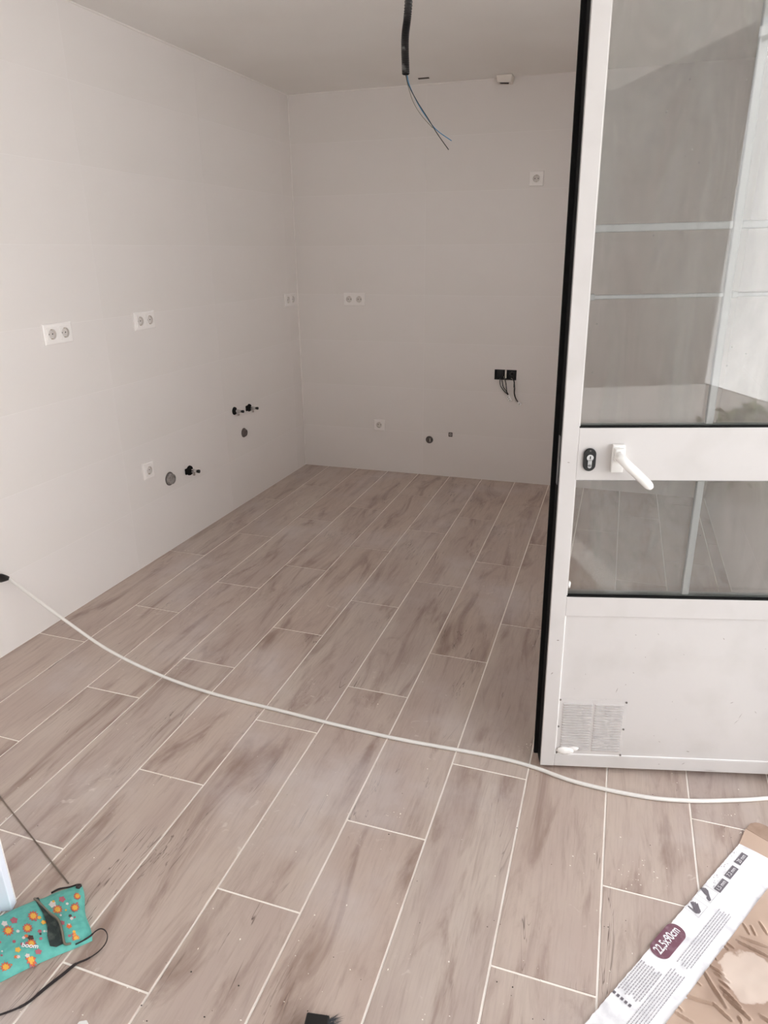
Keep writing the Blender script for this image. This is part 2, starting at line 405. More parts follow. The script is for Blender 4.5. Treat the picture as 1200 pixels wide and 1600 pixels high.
# ---- walls, each with its ceramic tiles (30 x 90 cm, stack bonded)
WROWS = [0.0] + [.305 * k for k in range(1, 8)] + [H]
def tiled_wall(name, label, origin, rot, length, sign, joints, holes=(), z_open=()):
    """local: wall runs along X (sign*0..sign*length), room side is -Y, tiles' face at y=0"""
    root = MB()
    lo, hi = (0, length) if sign > 0 else (-length, 0)
    for r in rects_minus((lo, hi, -.1, H + .1), holes): root.box(r[0], r[1], .0004, .12, r[2], r[3])
    w_ = tag(root.build(name, 'wall_grout'), label, 'wall', kind='structure')
    w_.location = origin; w_.rotation_euler = (0, 0, rot)
    js = sorted([0] + [j for j in joints if j < length] + [length]); cache = {}
    for a, b_ in zip(js, js[1:]):
        for z0, z1 in zip(WROWS, WROWS[1:]):
            g = .0009
            x0, x1 = (a + g, b_ - g) if sign > 0 else (-b_ + g, -a - g)
            zz0, zz1 = z0 + (g if z0 else .002), z1 - g
            parts = rects_minus((x0, x1, zz0, zz1), holes)
            if not parts: continue
            cx, cz = (x0 + x1) / 2, (zz0 + zz1) / 2
            key = (round(x1 - x0, 4), round(zz1 - zz0, 4))
            if len(parts) == 1 and abs((parts[0][1] - parts[0][0]) - (x1 - x0)) < 1e-6 and abs((parts[0][3] - parts[0][2]) - (zz1 - zz0)) < 1e-6:
                if key not in cache:
                    m = MB(); m.box(-key[0] / 2, key[0] / 2, 0, .003, -key[1] / 2, key[1] / 2); cache[key] = m.mesh('wall_tile', 'wall_tile', bevel=.0003)
                link('wall_tile', cache[key], w_, (cx, 0, cz))
            else:
                m = MB()
                for q in parts: m.box(q[0] - cx, q[1] - cx, 0, .003, q[2] - cz, q[3] - cz)
                link('wall_tile', m.mesh('wall_tile', 'wall_tile'), w_, (cx, 0, cz))
    return w_
jb = (bw(773, 577), bw(806.5, 594.5))
JB = (jb[0][0], jb[1][0], jb[1][1], jb[0][1])                   # opening of the back boxes
wall_left = tiled_wall('wall_left', 'white tiled left wall with sockets and pipe outlets', LW0, math.pi / 2 - LWA, -YROOF, -1, [.135 + .903 * k for k in range(8)])
wall_back = tiled_wall('wall_back', 'white tiled back wall of the room', LW0, BWA, XR - LW0.x + .05, 1, [.903 * k for k in range(1, 5)], holes=[JB])
wall_right = tiled_wall('wall_right', 'white tiled right wall behind the glazed door', Vector((XR, .04, 0)), -math.pi / 2, .04 - DOY1, 1, [.2 + .903 * k for k in range(8)], holes=[(.04 - WY1, .04 - WY0, WZ0, WZ1)])
wn = tag(empty('fill_window_1', (XR + .06, (WY0 + WY1) / 2, WZ0), (0, 0, math.pi / 2)), 'added white framed window in the right wall that lets in fill light', 'window', kind='structure')
ww, wh = WY1 - WY0, WZ1 - WZ0
for q in ((-ww / 2, -ww / 2 + .045, 0, wh), (ww / 2 - .045, ww / 2, 0, wh), (-ww / 2 + .045, ww / 2 - .045, 0, .045), (-ww / 2 + .045, ww / 2 - .045, wh - .045, wh), (-.025, .025, .045, wh - .045)):
    b = MB(); b.box(q[0], q[1], -.03, .03, q[2], q[3]); b.build('fill_window_frame', 'white_alu', wn)

b = MB(); b.box(-.3, XROOF, YROOF, .2, 0, .12)  # slab runs on past the room as an added overhang against sky light
ceil = tag(b.build('ceiling', 'ceiling'), 'plain off-white plaster ceiling', 'ceiling', kind='structure'); ceil.location = (0, 0, H)

# ---- caulk beads in the corners
def bead(name, label, pts, r, seed):
    random.seed(seed); out = []
    for i in range(len(pts) - 1):
        a, c = Vector(pts[i]), Vector(pts[i + 1]); n = 40
        for k in range(n): out.append(a.lerp(c, k / n) + Vector((0, 0, random.uniform(-.0008, .0008))))
    out.append(Vector(pts[-1]))
    m = MB(); m.tube(out, [r * random.uniform(.6, 1.15) for _ in out], 6)
    tag(m.build(name, 'caulk', smooth=True), label, 'caulk bead', kind='structure')
bead('trim_1', 'white caulk bead between left wall and ceiling', [LW0 + LWE * .01 + LWN * .003 + Vector((0, 0, H - .003)), LW0 + LWE * 4.5 + LWN * .003 + Vector((0, 0, H - .003))], .0045, 1)
bead('trim_2', 'white caulk bead between back wall and ceiling', [LW0 + BWE * .01 + BWN * .003 + Vector((0, 0, H - .003)), LW0 + BWE * 1.30 + BWN * .003 + Vector((0, 0, H - .003))], .0045, 2)
bead('trim_3', 'white caulk bead up the corner of left and back wall', [LW0 + BWE * .003 + BWN * .003 + Vector((0, 0, .004)), LW0 + BWE * .003 + BWN * .003 + Vector((0, 0, H - .01))], .004, 3)

# ---- door frame in the right wall, terrace outside, added walls that shape the light
b = MB(); b.box(XR + .004, XR + .12, DOY1 - .05, DOY1 - .001, 0, H - .002)
tag(b.build('door_post', 'white_alu', bevel=.002), 'white aluminium hinge post at the end of the right wall', 'door post', kind='structure')
b = MB(); b.box(-6, 6.4, -9.05, -8.85, -.04, 5.4); b.box(-6, 6.4, -9.09, -8.81, 5.4, 5.5)  # unseen dark wall added to block sky light and dim pane reflections
tag(b.build('blocking_wall', 'blocking_wall_render'), 'added grey rendered wall behind the camera that blocks light', 'added wall', kind='structure')
b = MB(); b.box(XR + .13, 12, -5.6, 4, -.15, -.03); b.box(-6, XR + .13, -5.6, YREAR - .13, -.15, -.03)
tag(b.build('terrace_paving', 'terrace'), 'pale terrace paving outside the room', 'terrace', kind='structure')
b = MB(); b.box(-6, 12, -16, -5.6, -.15, -.04)  # unseen gravel added to keep ground reflections in the glass dim
tag(b.build('added_gravel_yard', 'gravel'), 'added grey gravel yard that dulls ground reflections', 'gravel', kind='structure')
b = MB(); b.box(6.4, 6.6, -12, 4, -.03, 3.5); b.box(6.36, 6.64, -8.81, 4, 3.5, 3.6)  # unseen pale wall added to throw sunlight onto the left wall and panes
tag(b.build('bounce_wall', 'bounce_wall'), 'added pale wall across the terrace that bounces sunlight indoors', 'garden wall', kind='structure')
def shrub(loc, h, r, seed, label):
    random.seed(seed); t = tag(empty('shrub', loc), label, 'shrub', 'shrubs on the terrace')
    s = MB()
    for k in range(6):
        a = random.uniform(0, 6.28); s.tube([(0, 0, 0), (r * .3 * math.cos(a), r * .3 * math.sin(a), h * .5), (r * .7 * math.cos(a), r * .7 * math.sin(a), h * .9)], [.012, .008, .004], 5)
    s.build('stem', 'bark', t)
    f = MB()
    for k in range(420):
        a = random.uniform(0, 6.28); q = random.random() ** .5 * r; z = random.uniform(.12, 1) * h; q *= math.sin(math.pi * min(.96, z / h * .85 + .12)) + .1
        c = Vector((q * math.cos(a), q * math.sin(a), z)); d = Vector((random.gauss(0, 1), random.gauss(0, 1), random.gauss(0, .6))).normalized()
        e = d.cross(Vector((random.gauss(0, 1), random.gauss(0, 1), random.gauss(0, 1)))).normalized(); l, wd = random.uniform(.05, .09), random.uniform(.016, .028)
        f.add([c, c + d * l * .5 + e * wd, c + d * l, c + d * l * .5 - e * wd], [(0, 1, 2, 3)])
    fo = f.build('foliage', 'leaf', t); fo['kind'] = 'stuff'
shrub((4.35, -5.20, -.03), .55, .34, 5, 'taller leafy shrub on the terrace')
shrub((5.1, -4.75, -.03), .40, .30, 9, 'low leafy shrub on the terrace')

# ================================================================== GLAZED DOOR (open leaf)
TH, SAG = math.radians(13.3), 0.0165
DB = Vector((2.0888, -2.7748, 0.012))
door = empty('door_1', DB); door.rotation_mode = 'XYZ'
door.matrix_world = Matrix.Translation(DB) @ Matrix.Rotation(TH, 4, 'Z') @ Matrix.Rotation(-SAG, 4, 'Y')
tag(door, 'open white aluminium door with glass panes, lever handle and vent', 'door', kind='structure')
DW, DH, DT, SW = .715, 2.045, .050, .041
Z1, Z2, Z3, Z4, Z5 = .0425, .5180, .5780, .9170, 1.0555
def dbox(name, m, *a, bevel=.0012, parent=None):
    q = MB(); q.box(*a); return q.build(name, m, parent or door, bevel=bevel)
dbox('stile', 'white_alu', 0, SW, 0, DT, 0, DH)
dbox('stile', 'white_alu', DW - SW, DW, 0, DT, 0, DH)
dbox('bottom_rail', 'white_alu', SW, DW - SW, .0006, DT, 0, Z1)
dbox('lower_rail', 'white_alu', SW, DW - SW, .0006, DT, Z2, Z3)
dbox('lock_rail', 'white_alu', SW, DW - SW, .0006, DT, Z4, Z5)
dbox('top_rail', 'white_alu', SW, DW - SW, .0006, DT, DH - .07, DH)
pan = dbox('kick_panel', 'white_alu', SW, DW - SW, .006, DT - .006, Z1, Z2, bevel=.0004)
# bright thin glazing beads round the panel and panes
def bead_frame(x0, x1, z0, z1, y0, y1, wd, name='glazing_bead'):
    q = MB(); q.box(x0, x0 + wd, y0, y1, z0, z1); q.box(x1 - wd, x1, y0, y1, z0, z1); q.box(x0 + wd, x1 - wd, y0, y1, z0, z0 + wd); q.box(x0 + wd, x1 - wd, y0, y1, z1 - wd, z1)
    return q.build(name, 'white_alu', door)
q = MB(); q.box(SW, SW + .0028, .0012, .0062, Z1 + .001, Z2 - .001); q.build('panel_bead', 'bar_white', door, bevel=.001)
q = MB(); q.box(SW + .003, DW - SW - .003, .0030, .0062, Z1, Z1 + .0022); q.build('panel_bead', 'bar_white', door, bevel=.0006)
# dark closing edge: rubber web on the leaf's edge and its overlap lip on the far side
q = MB(); q.box(-.0022, 0, .006, DT, .006, DH); tag(q.build('edge_gasket', 'black_rubber', door), 'black rubber strip along the closing edge')
q = MB(); q.box(-.0135, SW, DT, DT + .011, .004, DH - .002); tag(q.build('overlap_lip', 'black_rubber', door), 'black overlapping lip at the back of the closing edge')
q = MB(); q.box(-.0012, 0, .0022, .0055, .004, DH); q.build('edge_profile', 'grey_alu', door)
q = MB(); q.box(-.0042, 0, .012, .030, .90, 1.03, 0); q.build('lock_faceplate', 'grey_alu', door, bevel=.0006)
def glazing(z0, z1, hbars):
    x0, x1 = SW, DW - SW
    yb, yf = .034, .012
    q = MB(); q.box(x0, x1, yf, yf + .0015, z0, z1); g1 = q.build('glass_pane', 'glass', door)
    q = MB(); q.box(x0, x1, yb, yb + .0015, z0, z1); q.build('glass_pane', 'glass', door)
    q = MB(); s = .009
    q.box(x0, x0 + .004, yf + .0025, yb - .001, z0, z1); q.box(x1 - .004, x1, yf + .0025, yb - .001, z0, z1)
    q.box(x0 + .004, x1 - .004, yf + .0025, yb - .001, z0, z0 + .005); q.box(x0 + .004, x1 - .004, yf + .0025, yb - .001, z1 - .004, z1)
    q.build('glazing_spacer', 'spacer', door)
    # black sealing strips, slightly uneven, at the sill of the pane
    q = MB(); q.box(x0 + .001, x1 - .001, .0015, yf, z0 - .0005, z0 + .0042); tag(q.build('pane_gasket', 'black_rubber', door), 'dark rubber gasket at the foot of the pane')
    q = MB(); q.box(x0 + .001, x1 - .001, .003, yf, z1 - .0018, z1); q.build('pane_gasket', 'grey_alu', door)
    q = MB(); q.box(x0, x0 + .0022, .002, yf, z0 + .004, z1); q.build('glazing_bead', 'white_alu', door)
    q = MB(); q.box(x1 - .0022, x1, .002, yf, z0 + .004, z1); q.build('glazing_bead', 'white_alu', door)
    m = DW / 2 + .004
    q = MB(); q.box(m - .0095, m + .0095, .0165, .0295, z0 + .005, z1 - .004); q.build('glazing_bar', 'bar_white', door, bevel=.003, bseg=2)
    for (zc, hh) in hbars:
        for a, c in ((x0 + .004, m - .0095), (m + .0095, x1 - .004)):
            q = MB(); q.box(a, c, .018, .028, zc - hh, zc + hh); q.build('glazing_bar', 'bar_white', door, bevel=.0025, bseg=2)
            if hh < .006:
                q = MB(); q.box(a, a + .012, .0165, .0295, zc - .0075, zc + .0075); q.build('bar_end_cap', 'bar_white', door, bevel=.002)
glazing(Z3, Z4, [])
glazing(Z5, DH - .07, [(1.5215, .0085), (1.3695, .0048)])
# lock cylinder on its black oval plate
def stadium(w_, h_, n=10):
    r = w_ / 2; out = []
    for k in range(n + 1): t = math.pi * k / n; out.append((r * math.cos(t), h_ / 2 - r + r * math.sin(t)))
    for k in range(n + 1): t = math.pi + math.pi * k / n; out.append((r * math.cos(t), -h_ / 2 + r + r * math.sin(t)))
    return out
def plate_y(m, poly, cx, cz, y0, y1, mi=0):
    n = len(poly); vs = [(cx + p[0], y0, cz + p[1]) for p in poly] + [(cx + p[0], y1, cz + p[1]) for p in poly]
    m.add(vs, [tuple(range(n)), tuple(range(2 * n - 1, n - 1, -1))] + [(i, n + i, n + (i + 1) % n, (i + 1) % n) for i in range(n)], mi)
q = MB(); plate_y(q, stadium(.031, .060, 12), .0715, .9735, -.007, .0006); lockp = q.build('lock_plate', 'black_plastic', door, smooth=True, bevel=.0016)
q = MB(); q.lathe([(-.0105, .0085), (-.0105, .0085), (-.006, .0085)], (.0715, 0, .9800), 'Y', 20); plate_y(q, [(-.005, -.009), (.005, -.009), (.005, .009), (-.005, .009)], .0715, .9655, -.0105, -.006); q.lathe([(-.0105, .0052), (-.006, .0052)], (.0715, 0, .9575), 'Y', 16)
q.build('lock_cylinder', 'chrome', lockp, smooth=True)
q = MB(); q.box(.0705, .0728, -.0108, -.0100, .9765, .9845); q.build('keyhole', 'dark_void', lockp)
q = MB(); q.lathe([(-.0076, .002), (-.0068, .002)], (.0715, 0, .9975), 'Y', 10); q.build('plate_screw', 'screw', lockp)
# lever handle
q = MB(); rr = [(-.0155, -.0365), (.0155, -.0365), (.0155, .0365), (-.0155, .0365)]
plate_y(q, rr, .1405, .9775, -.012, .0006); hb = q.build('handle_plate', 'handle_white', door, bevel=.003, bseg=3, smooth=True)
q = MB(); q.lathe([(-.030, .0125), (-.011, .0135)], (.1405, 0, .983), 'Y', 20); q.build('handle_neck', 'handle_white', hb, smooth=True)
q = MB(); plate_y(q, [(-.0125, -.012), (.0125, -.012), (.0125, .018), (-.0125, .018)], .1405, .990, -.030, -.012); q.build('handle_boss', 'handle_white', hb, bevel=.003, bseg=3, smooth=True)
dpt = -.050
q = MB(); ln = catmull([(.1375, -.030, .991), (.1415, -.045, .987), (.155, dpt - .002, .9735), (.185, dpt - .003, .946), (.2185, dpt, .9135)], 8)
nn = len(ln); q.tube(ln, [.0125] * 4 + [.0118] * (nn - 7) + [.0116, .0104, .0070], 18)
q.build('handle_lever', 'handle_white', hb, smooth=True)
# vent grille with raised louvres
vent = MB(); vent.box(.044, .2385, -.0014 + .006, .006, .0425, .241); vent = vent.build('vent_grille', 'white_alu', door, bevel=.0005)
for (x0, x1) in ((.0565, .1400), (.1480, .2300)):
    zt, zb, n = .2260, .0560, 19
    for k in range(n):
        z = zt - (zt - zb) * (k + .5) / n; hh = (zt - zb) / n * .37
        if k == 0:
            hx = (x1 - x0) / 2; sm = MB()
            sm.add([(-hx, .0046, -hh), (hx, .0046, -hh), (hx, .0046, hh), (-hx, .0046, hh), (-hx + .0015, .0040, -hh), (hx - .0015, .0040, -hh), (hx - .0015, -.0004, hh * .8), (-hx + .0015, -.0004, hh * .8)],
                   [(0, 1, 5, 4), (1, 2, 6, 5), (2, 3, 7, 6), (3, 0, 4, 7), (4, 5, 6, 7)]); sm = sm.mesh('louvre', 'white_alu')
        link('louvre', sm, vent, ((x0 + x1) / 2, 0, z))
sm = MB(); sm.lathe([(.0022, .0015), (.0024, .0028), (.0046, .0032)], (0, 0, 0), 'Y', 10); sm = sm.mesh('vent_screw', 'screw', smooth=True)
for (x, z) in ((.0465, .2375), (.2360, .2345), (.0465, .1425), (.2360, .1400), (.0465, .0465), (.2355, .0465)): link('vent_screw', sm, vent, (x, 0, z))
def lump(name, m, parent, c, r, seed, sq=(1, 1, 1), sub=2):
    bm = bmesh.new(); bmesh.ops.create_icosphere(bm, subdivisions=sub, radius=1); 
    for v in bm.verts:
        k = 1 + .35 * mnoise.noise(v.co * 1.7 + Vector((seed, seed * .7, 3)))
        v.co = Vector((v.co.x * sq[0], v.co.y * sq[1], v.co.z * sq[2])) * r * k
    for f in bm.faces: f.smooth = True
    me = bpy.data.meshes.new(name); bm.to_mesh(me); bm.free(); me.materials.append(MATS[m])
    return link(name, me, parent, c)
tag(lump('plaster_lump', 'plaster_white', vent, (.072, -.0005, .060), .016, 3, (1.6, .35, .9)), 'smear of white plaster over the vent corner')
lump('plaster_lump', 'plaster_white', vent, (.096, -.0005, .068), .010, 8, (1.5, .35, .7))
tag(lump('plaster_lump', 'plaster_white', door, (.047, .009, .6125), .0085, 5, (.55, .6, 1.25)), 'dab of white plaster in the pane corner')
# scuffs on the kick panel
q = MB(); random.seed(4)
def scuff(x, z, l, a, wd, y=.0056):
    d = (math.cos(a), math.sin(a)); n = (-d[1] * wd, d[0] * wd)
    q.add([(x - d[0] * l, y, z - d[1] * l), (x + n[0], y, z + n[1]), (x + d[0] * l, y, z + d[1] * l), (x - n[0], y, z - n[1])], [(0, 1, 2, 3)])
for k in range(26): scuff(random.uniform(.06, .66), random.uniform(.06, .50), random.uniform(.001, .004), random.uniform(0, 3), random.uniform(.0005, .0011))
for (x, z, l, a, wd) in ((.205, .275, .010, 1.3, .0009), (.56, .20, .012, 1.2, .0006), (.552, .18, .012, .9, .0006), (.60, .215, .005, -.9, .0008), (.53, .245, .006, .5, .001), (.43, .068, .006, -.2, .0014)): scuff(x, z, l, a, wd)
q.build('scuff_mark', 'scuff', door)['kind'] = 'stuff'
q = MB()
for (x, z, l, a, wd) in ((.02, .965, .004, -.1, .0012), (.016, .33, .005, .9, .0014), (.026, .44, .004, 0, .002), (.42, .028, .006, .7, .001), (.35, .022, .003, 0, .001), (.50, .006, .02, 0, .0008)): scuff(x, z, l, a, wd, -.0004)
q.build('scuff_mark', 'scuff', door)['kind'] = 'stuff'
# hinges on the far stile
for z in (.22, 1.05, 1.80):
    q = MB(); q.lathe([(-.05, .008), (.05, .008)], (DW + .002, -.006, z), 'Z', 12); q.build('hinge', 'white_alu', door, smooth=True)

# ================================================================== SOCKETS
def on_left(t, z, out=0.0): return LW0 + LWE * t + LWN * out + Vector((0, 0, z))
def on_back(t, z, out=0.0): return LW0 + BWE * t + BWN * out + Vector((0, 0, z))
ROTL, ROTB = math.pi / 2 - LWA, BWA
def cell(m, cx, x0, x1, z0, z1, r, y, n=32):
    """flat plate with a round hole, at depth y"""
    inner = []; outer = []
    for k in range(n):
        t = 2 * math.pi * (k + .5) / n; c, s = math.cos(t), math.sin(t); inner.append((cx + r * c, y, r * s))
        f = min([(x1 - cx) / c if c > 1e-9 else 9, (x0 - cx) / c if c < -1e-9 else 9, z1 / s if s > 1e-9 else 9, z0 / s if s < -1e-9 else 9]); outer.append((cx + c * f, y, s * f))
    corners = [(x1, y, z1), (x0, y, z1), (x0, y, z0), (x1, y, z0)]
    fs = []; vs = inner + outer + corners
    for k in range(n): fs.append((k, n + k, n + (k + 1) % n, (k + 1) % n))
    for ci, (X, _, Z) in enumerate(corners):      # corner triangles
        a = math.atan2(Z, X - cx) % (2 * math.pi)
        k = int((a / (2 * math.pi) * n - .5) // 1) % n
        fs.append((n + k, 2 * n + ci, n + (k + 1) % n))
    m.add(vs, fs)
SOCK = {}
def socket(loc, rot, n, label):
    t = tag(empty('wall_socket', loc, (0, 0, rot)), label, 'wall socket', 'white wall sockets')
    if n not in SOCK:
        S = {}
        hw = .041 if n == 1 else .0765; hh = .041; cs = [0] if n == 1 else [-.0355, .0355]
        m = MB(); ch = .004; y = -.0085
        for c in cs:
            x0 = -hw + ch if c <= 0 else 0; x1 = hw - ch if c >= 0 else 0
            cell(m, c, x0, x1, -hh + ch, hh - ch, .0225, y)
        o = [(-hw, -hh), (hw, -hh), (hw, hh), (-hw, hh)]; i = [(-hw + ch, -hh + ch), (hw - ch, -hh + ch), (hw - ch, hh - ch), (-hw + ch, hh - ch)]
        m.add([(x, -.0002, z) for x, z in o] + [(x, y + .0025, z) for x, z in o] + [(x, y, z) for x, z in i], [(k, (k + 1) % 4, 4 + (k + 1) % 4, 4 + k) for k in range(4)] + [(4 + k, 4 + (k + 1) % 4, 8 + (k + 1) % 4, 8 + k) for k in range(4)])
        S['plate'] = m.mesh('cover_plate', 'socket_white')
        m = MB(); cell(m, 0, -.0265, .0265, -.0265, .0265, .0205, -.0110)
        o = [(-.0265, -.0265), (.0265, -.0265), (.0265, .0265), (-.0265, .0265)]
        m.add([(x, y, z) for x, z in o] + [(x, -.0110, z) for x, z in o], [(k, (k + 1) % 4, 4 + (k + 1) % 4, 4 + k) for k in range(4)])
        S['insert'] = m.mesh('socket_insert', 'socket_white')
        m = MB(); m.lathe([(-.0110, .0205), (-.0011, .0198), (-.0010, .0001)], (0, 0, 0), 'Y', 32, caps=False); S['well'] = m.mesh('socket_well', 'socket_well', smooth=True)
        m = MB(); m.lathe([(-.0016, .0028), (-.0013, .0028)], (0, 0, 0), 'Y', 12); S['pin'] = m.mesh('pin_hole', 'dark_void')
        m = MB(); m.box(-.0022, .0022, -.0100, -.0014, -.0011, .0011); S['clip'] = m.mesh('earth_clip', 'brass_pin')
        S['cs'] = cs; SOCK[n] = S
    S = SOCK[n]
    link('cover_plate', S['plate'], t)
    for c in S['cs']:
        i = link('socket_insert', S['insert'], t, (c, 0, 0))
        link('socket_well', S['well'], i)
        for k in (-1, 1):
            link('pin_hole', S['pin'], i, (k * .0095, 0, 0)); link('earth_clip', S['clip'], i, (0, 0, k * .0182))
def cen(f, *p):
    r = [f(*q) for q in p]; return sum(a[0] for a in r) / len(r), sum(a[1] for a in r) / len(r)
t, z = cen(lw, (64, 508), (69, 540)); socket(on_left(t - .0775, z), ROTL, 2, 'double socket on the left wall, nearest to the left edge')
t, z = cen(lw, (207, 489), (209, 517)); socket(on_left(t - .0775, z), ROTL, 2, 'double socket in the middle of the left wall')
t, z = cen(lw, (444, 460), (460, 476)); socket(on_left(t, z), ROTL, 2, 'double socket on the left wall hard by the corner')
t, z = cen(lw, (222, 724), (240, 745)); socket(on_left(t, z), ROTL, 1, 'single low socket on the left wall beside the pipe stub')
t, z = cen(bw, (537, 458), (571, 477)); socket(on_back(t, z), ROTB, 2, 'double socket on the back wall')
t, z = cen(bw, (585, 654), (601, 673)); socket(on_back(t, z), ROTB, 1, 'single low socket on the back wall')
t, z = cen(bw, (828, 269), (849, 289)); socket(on_back(t, z), ROTB, 1, 'single high socket on the back wall near the door')

# ================================================================== PLUMBING
def valve(px, label, big=1.0, ring2=False):
    t_, z_ = lw(*px); t = tag(empty('angle_valve', on_left(t_, z_), (0, 0, ROTL)), label, 'water valve', 'water valves on the left wall')
    m = MB(); m.lathe([(-.007, .011 * big), (-.0065, .0225 * big), (-.0002, .024 * big)], (0, 0, 0), 'Y', 24); m.build('hole_disc', 'black_rubber', t, smooth=True)  # dark disc stands in for the shaded hole round the valve
    if ring2: m = MB(); m.box(-.045, -.018, -.010, -.0002, -.014, .020); m.build('wall_hole_edge', 'black_rubber', t, bevel=.004)
    m = MB(); m.lathe([(-.050, .0065), (-.049, .0085), (-.030, .0085), (-.029, .0105), (-.018, .0105), (-.017, .008), (-.006, .008)], (0, 0, 0), 'Y', 16); m.build('valve_body', 'chrome', t, smooth=True)
    m = MB(); m.lathe([(-.026, .0062), (-.024, .0075), (-.010, .0075), (0, .0065)], (0, -.026, 0), 'Z', 14); m.build('valve_outlet', 'chrome', t, smooth=True)
    m = MB(); m.lathe([(-.066, .006), (-.064, .0085 * big), (-.054, .0085 * big), (-.050, .005)], (0, 0, 0), 'Y', 14); m.build('valve_knob', 'black_plastic', t, smooth=True)
valve((366, 642), 'left one of the two valves above the wall drain')
valve((389, 637), 'right one of the two valves above the wall drain', ring2=True)
valve((296, 735), 'lone low valve with black knob on the left wall', 1.15, True)
def stub(loc, rot, r, l, m1, label, flap=False):
    t = tag(empty('pipe_stub', loc, (0, 0, rot)), label, 'pipe stub', 'capped waste pipe stubs')
    m = MB(); m.lathe([(-.0002, r * 1.12), (-.004, r * 1.1), (-.0045, r), (-l, r), (-l, r * .86), (-l + .006, r * .84)], (0, 0, 0), 'Y', 24, caps=False); m.build('pipe', m1, t, smooth=True)
    m = MB(); m.lathe([(-l + .004, r * .86), (-l + .006, .0001)], (0, 0, 0), 'Y', 24, caps=False); m.build('pipe_plug', m1, t)
    m = MB(); m.lathe([(-.0026, r * 1.12), (-.0026, r * 1.32), (-.0002, r * 1.34)], (0, 0, 0), 'Y', 24, caps=False); m.build('sleeve_ring', 'pipe_dark', t)
    if flap: m = MB(); m.box(r * .1, r * .45, -l + .0005, -l + .004, -r * .6, r * .6); m.build('plug_fin', 'wire_pale', t)
t_, z_ = lw(265, 748); stub(on_left(t_, z_), ROTL, .027, .020, 'pipe_grey', 'capped pipe stub between the low socket and the low valve')
t_, z_ = lw(381, 676); stub(on_left(t_, z_), ROTL, .022, .014, 'pipe_dark', 'dark capped drain below the two valves')
t_, z_ = bw(671, 687); stub(on_back(t_, z_), ROTB, .0195, .010, 'pipe_dark', 'round capped drain low on the back wall', True)
t_, z_ = bw(704, 679)
t = tag(empty('water_outlet', on_back(t_, z_), (0, 0, ROTB)), 'tiny square water outlet right of the back wall drain', 'water outlet')
m = MB(); 
for r_ in rects_minus((-.013, .013, -.0145, .0145), [(-.008, .008, -.009, .009)]): m.box(r_[0], r_[1], -.004, -.0002, r_[2], r_[3])
m.build('outlet_frame', 'slot_dark', t); m = MB(); m.lathe([(-.006, .004), (-.0002, .006)], (0, 0, 0), 'Y', 12); m.build('outlet_nut', 'pipe_grey', t)

# ================================================================== OPEN JUNCTION BOX WITH WIRES
jt, jz = (JB[0] + JB[1]) / 2, (JB[2] + JB[3]) / 2; jw, jh = JB[1] - JB[0], JB[3] - JB[2]
t = tag(empty('junction_box', on_back(jt, jz), (0, 0, ROTB)), 'open black double back box with loose wires hanging out', 'junction box')
for s in (-1, 1):
    m = MB(); a, c = (-jw / 2 + .001, -.002) if s < 0 else (.002, jw / 2 - .001)
    m.box(a, c, .040, .043, -jh / 2 + .001, jh / 2 - .001)
    m.box(a, a + .002, .001, .04, -jh / 2 + .001, jh / 2 - .001); m.box(c - .002, c, .001, .04, -jh / 2 + .001, jh / 2 - .001)
    m.box(a, c, .001, .04, -jh / 2 + .001, -jh / 2 + .003); m.box(a, c, .001, .04, jh / 2 - .003, jh / 2 - .001)
    m.build('back_box', 'black_plastic', t)
m = MB(); m.box(-.004, .006, -.001, .02, -.022, jh / 2 - .001); m.build('plaster_fin', 'plaster', t)
m = MB(); m.lathe([(-.0005, .012), (.03, .012)], (.040, 0, .006), 'Y', 14, caps=False); m.build('conduit_end', 'pipe_grey', t)
def jloc(x, y, out):
    u_, z_ = bw(x, y, out); return (u_ - jt, -out, z_ - jz)
def jwire(pts, r, mt):
    m = MB(); m.tube(catmull([jloc(*p) if p[2] > -.5 else p for p in pts], 6), r, 6); m.build('wire', mt, t, smooth=True)
jwire([(786, 583, .002), (782, 590, .02), (782, 602, .03), (788, 611, .03), (793, 616, .022)], .0030, 'wire_black')
jwire([(784, 585, .002), (784, 592, .02), (786, 604, .026), (791, 611, .026), (793.5, 617, .02)], .0030, 'wire_black')
jwire([(786, 580, .002), (789, 592, .022), (791, 604, .030), (792, 612, .026), (794, 616, .02)], .0030, 'wire_black')
jwire([(783, 587, .002), (780.5, 596, .024), (784, 607, .026), (790, 615, .02)], .0020, 'wire_pale')
jwire([(787, 588, .002), (791, 600, .022), (790, 608, .028), (795, 617, .018)], .0020, 'wire_pale')
jwire([(796, 589, .004), (802, 592, .022), (804, 605, .030), (804, 617, .028), (808, 627, .02)], .0036, 'wire_black')
jwire([(797, 588, .004), (803, 594, .02), (803, 606, .024), (805, 620, .024), (809, 628, .018)], .0030, 'wire_black')
jwire([(798, 590, .004), (804, 597, .022), (802.5, 612, .026), (806, 628, .02)], .0020, 'wire_pale')
def conn(px, ang, l, h_, holes):
    c = jloc(*px); cn = empty_child = None
    m = MB(); m.box(-l / 2, l / 2, -.007, .007, -h_ / 2, h_ / 2); o = m.build('terminal_block', 'bar_white', t, bevel=.0015); o.location = c; o.rotation_euler = (0, ang, 0)
    for k in range(holes):
        m = MB(); m.lathe([(-.0074, .0028), (-.0065, .0028)], (-l / 2 + l * (k + .5) / holes, 0, -.003), 'Y', 8); m.build('terminal_hole', 'dark_void', o)
conn((796, 622.5, .012), math.radians(58), .040, .020, 3)
conn((812, 630.5, .012), math.radians(38), .026, .016, 1)

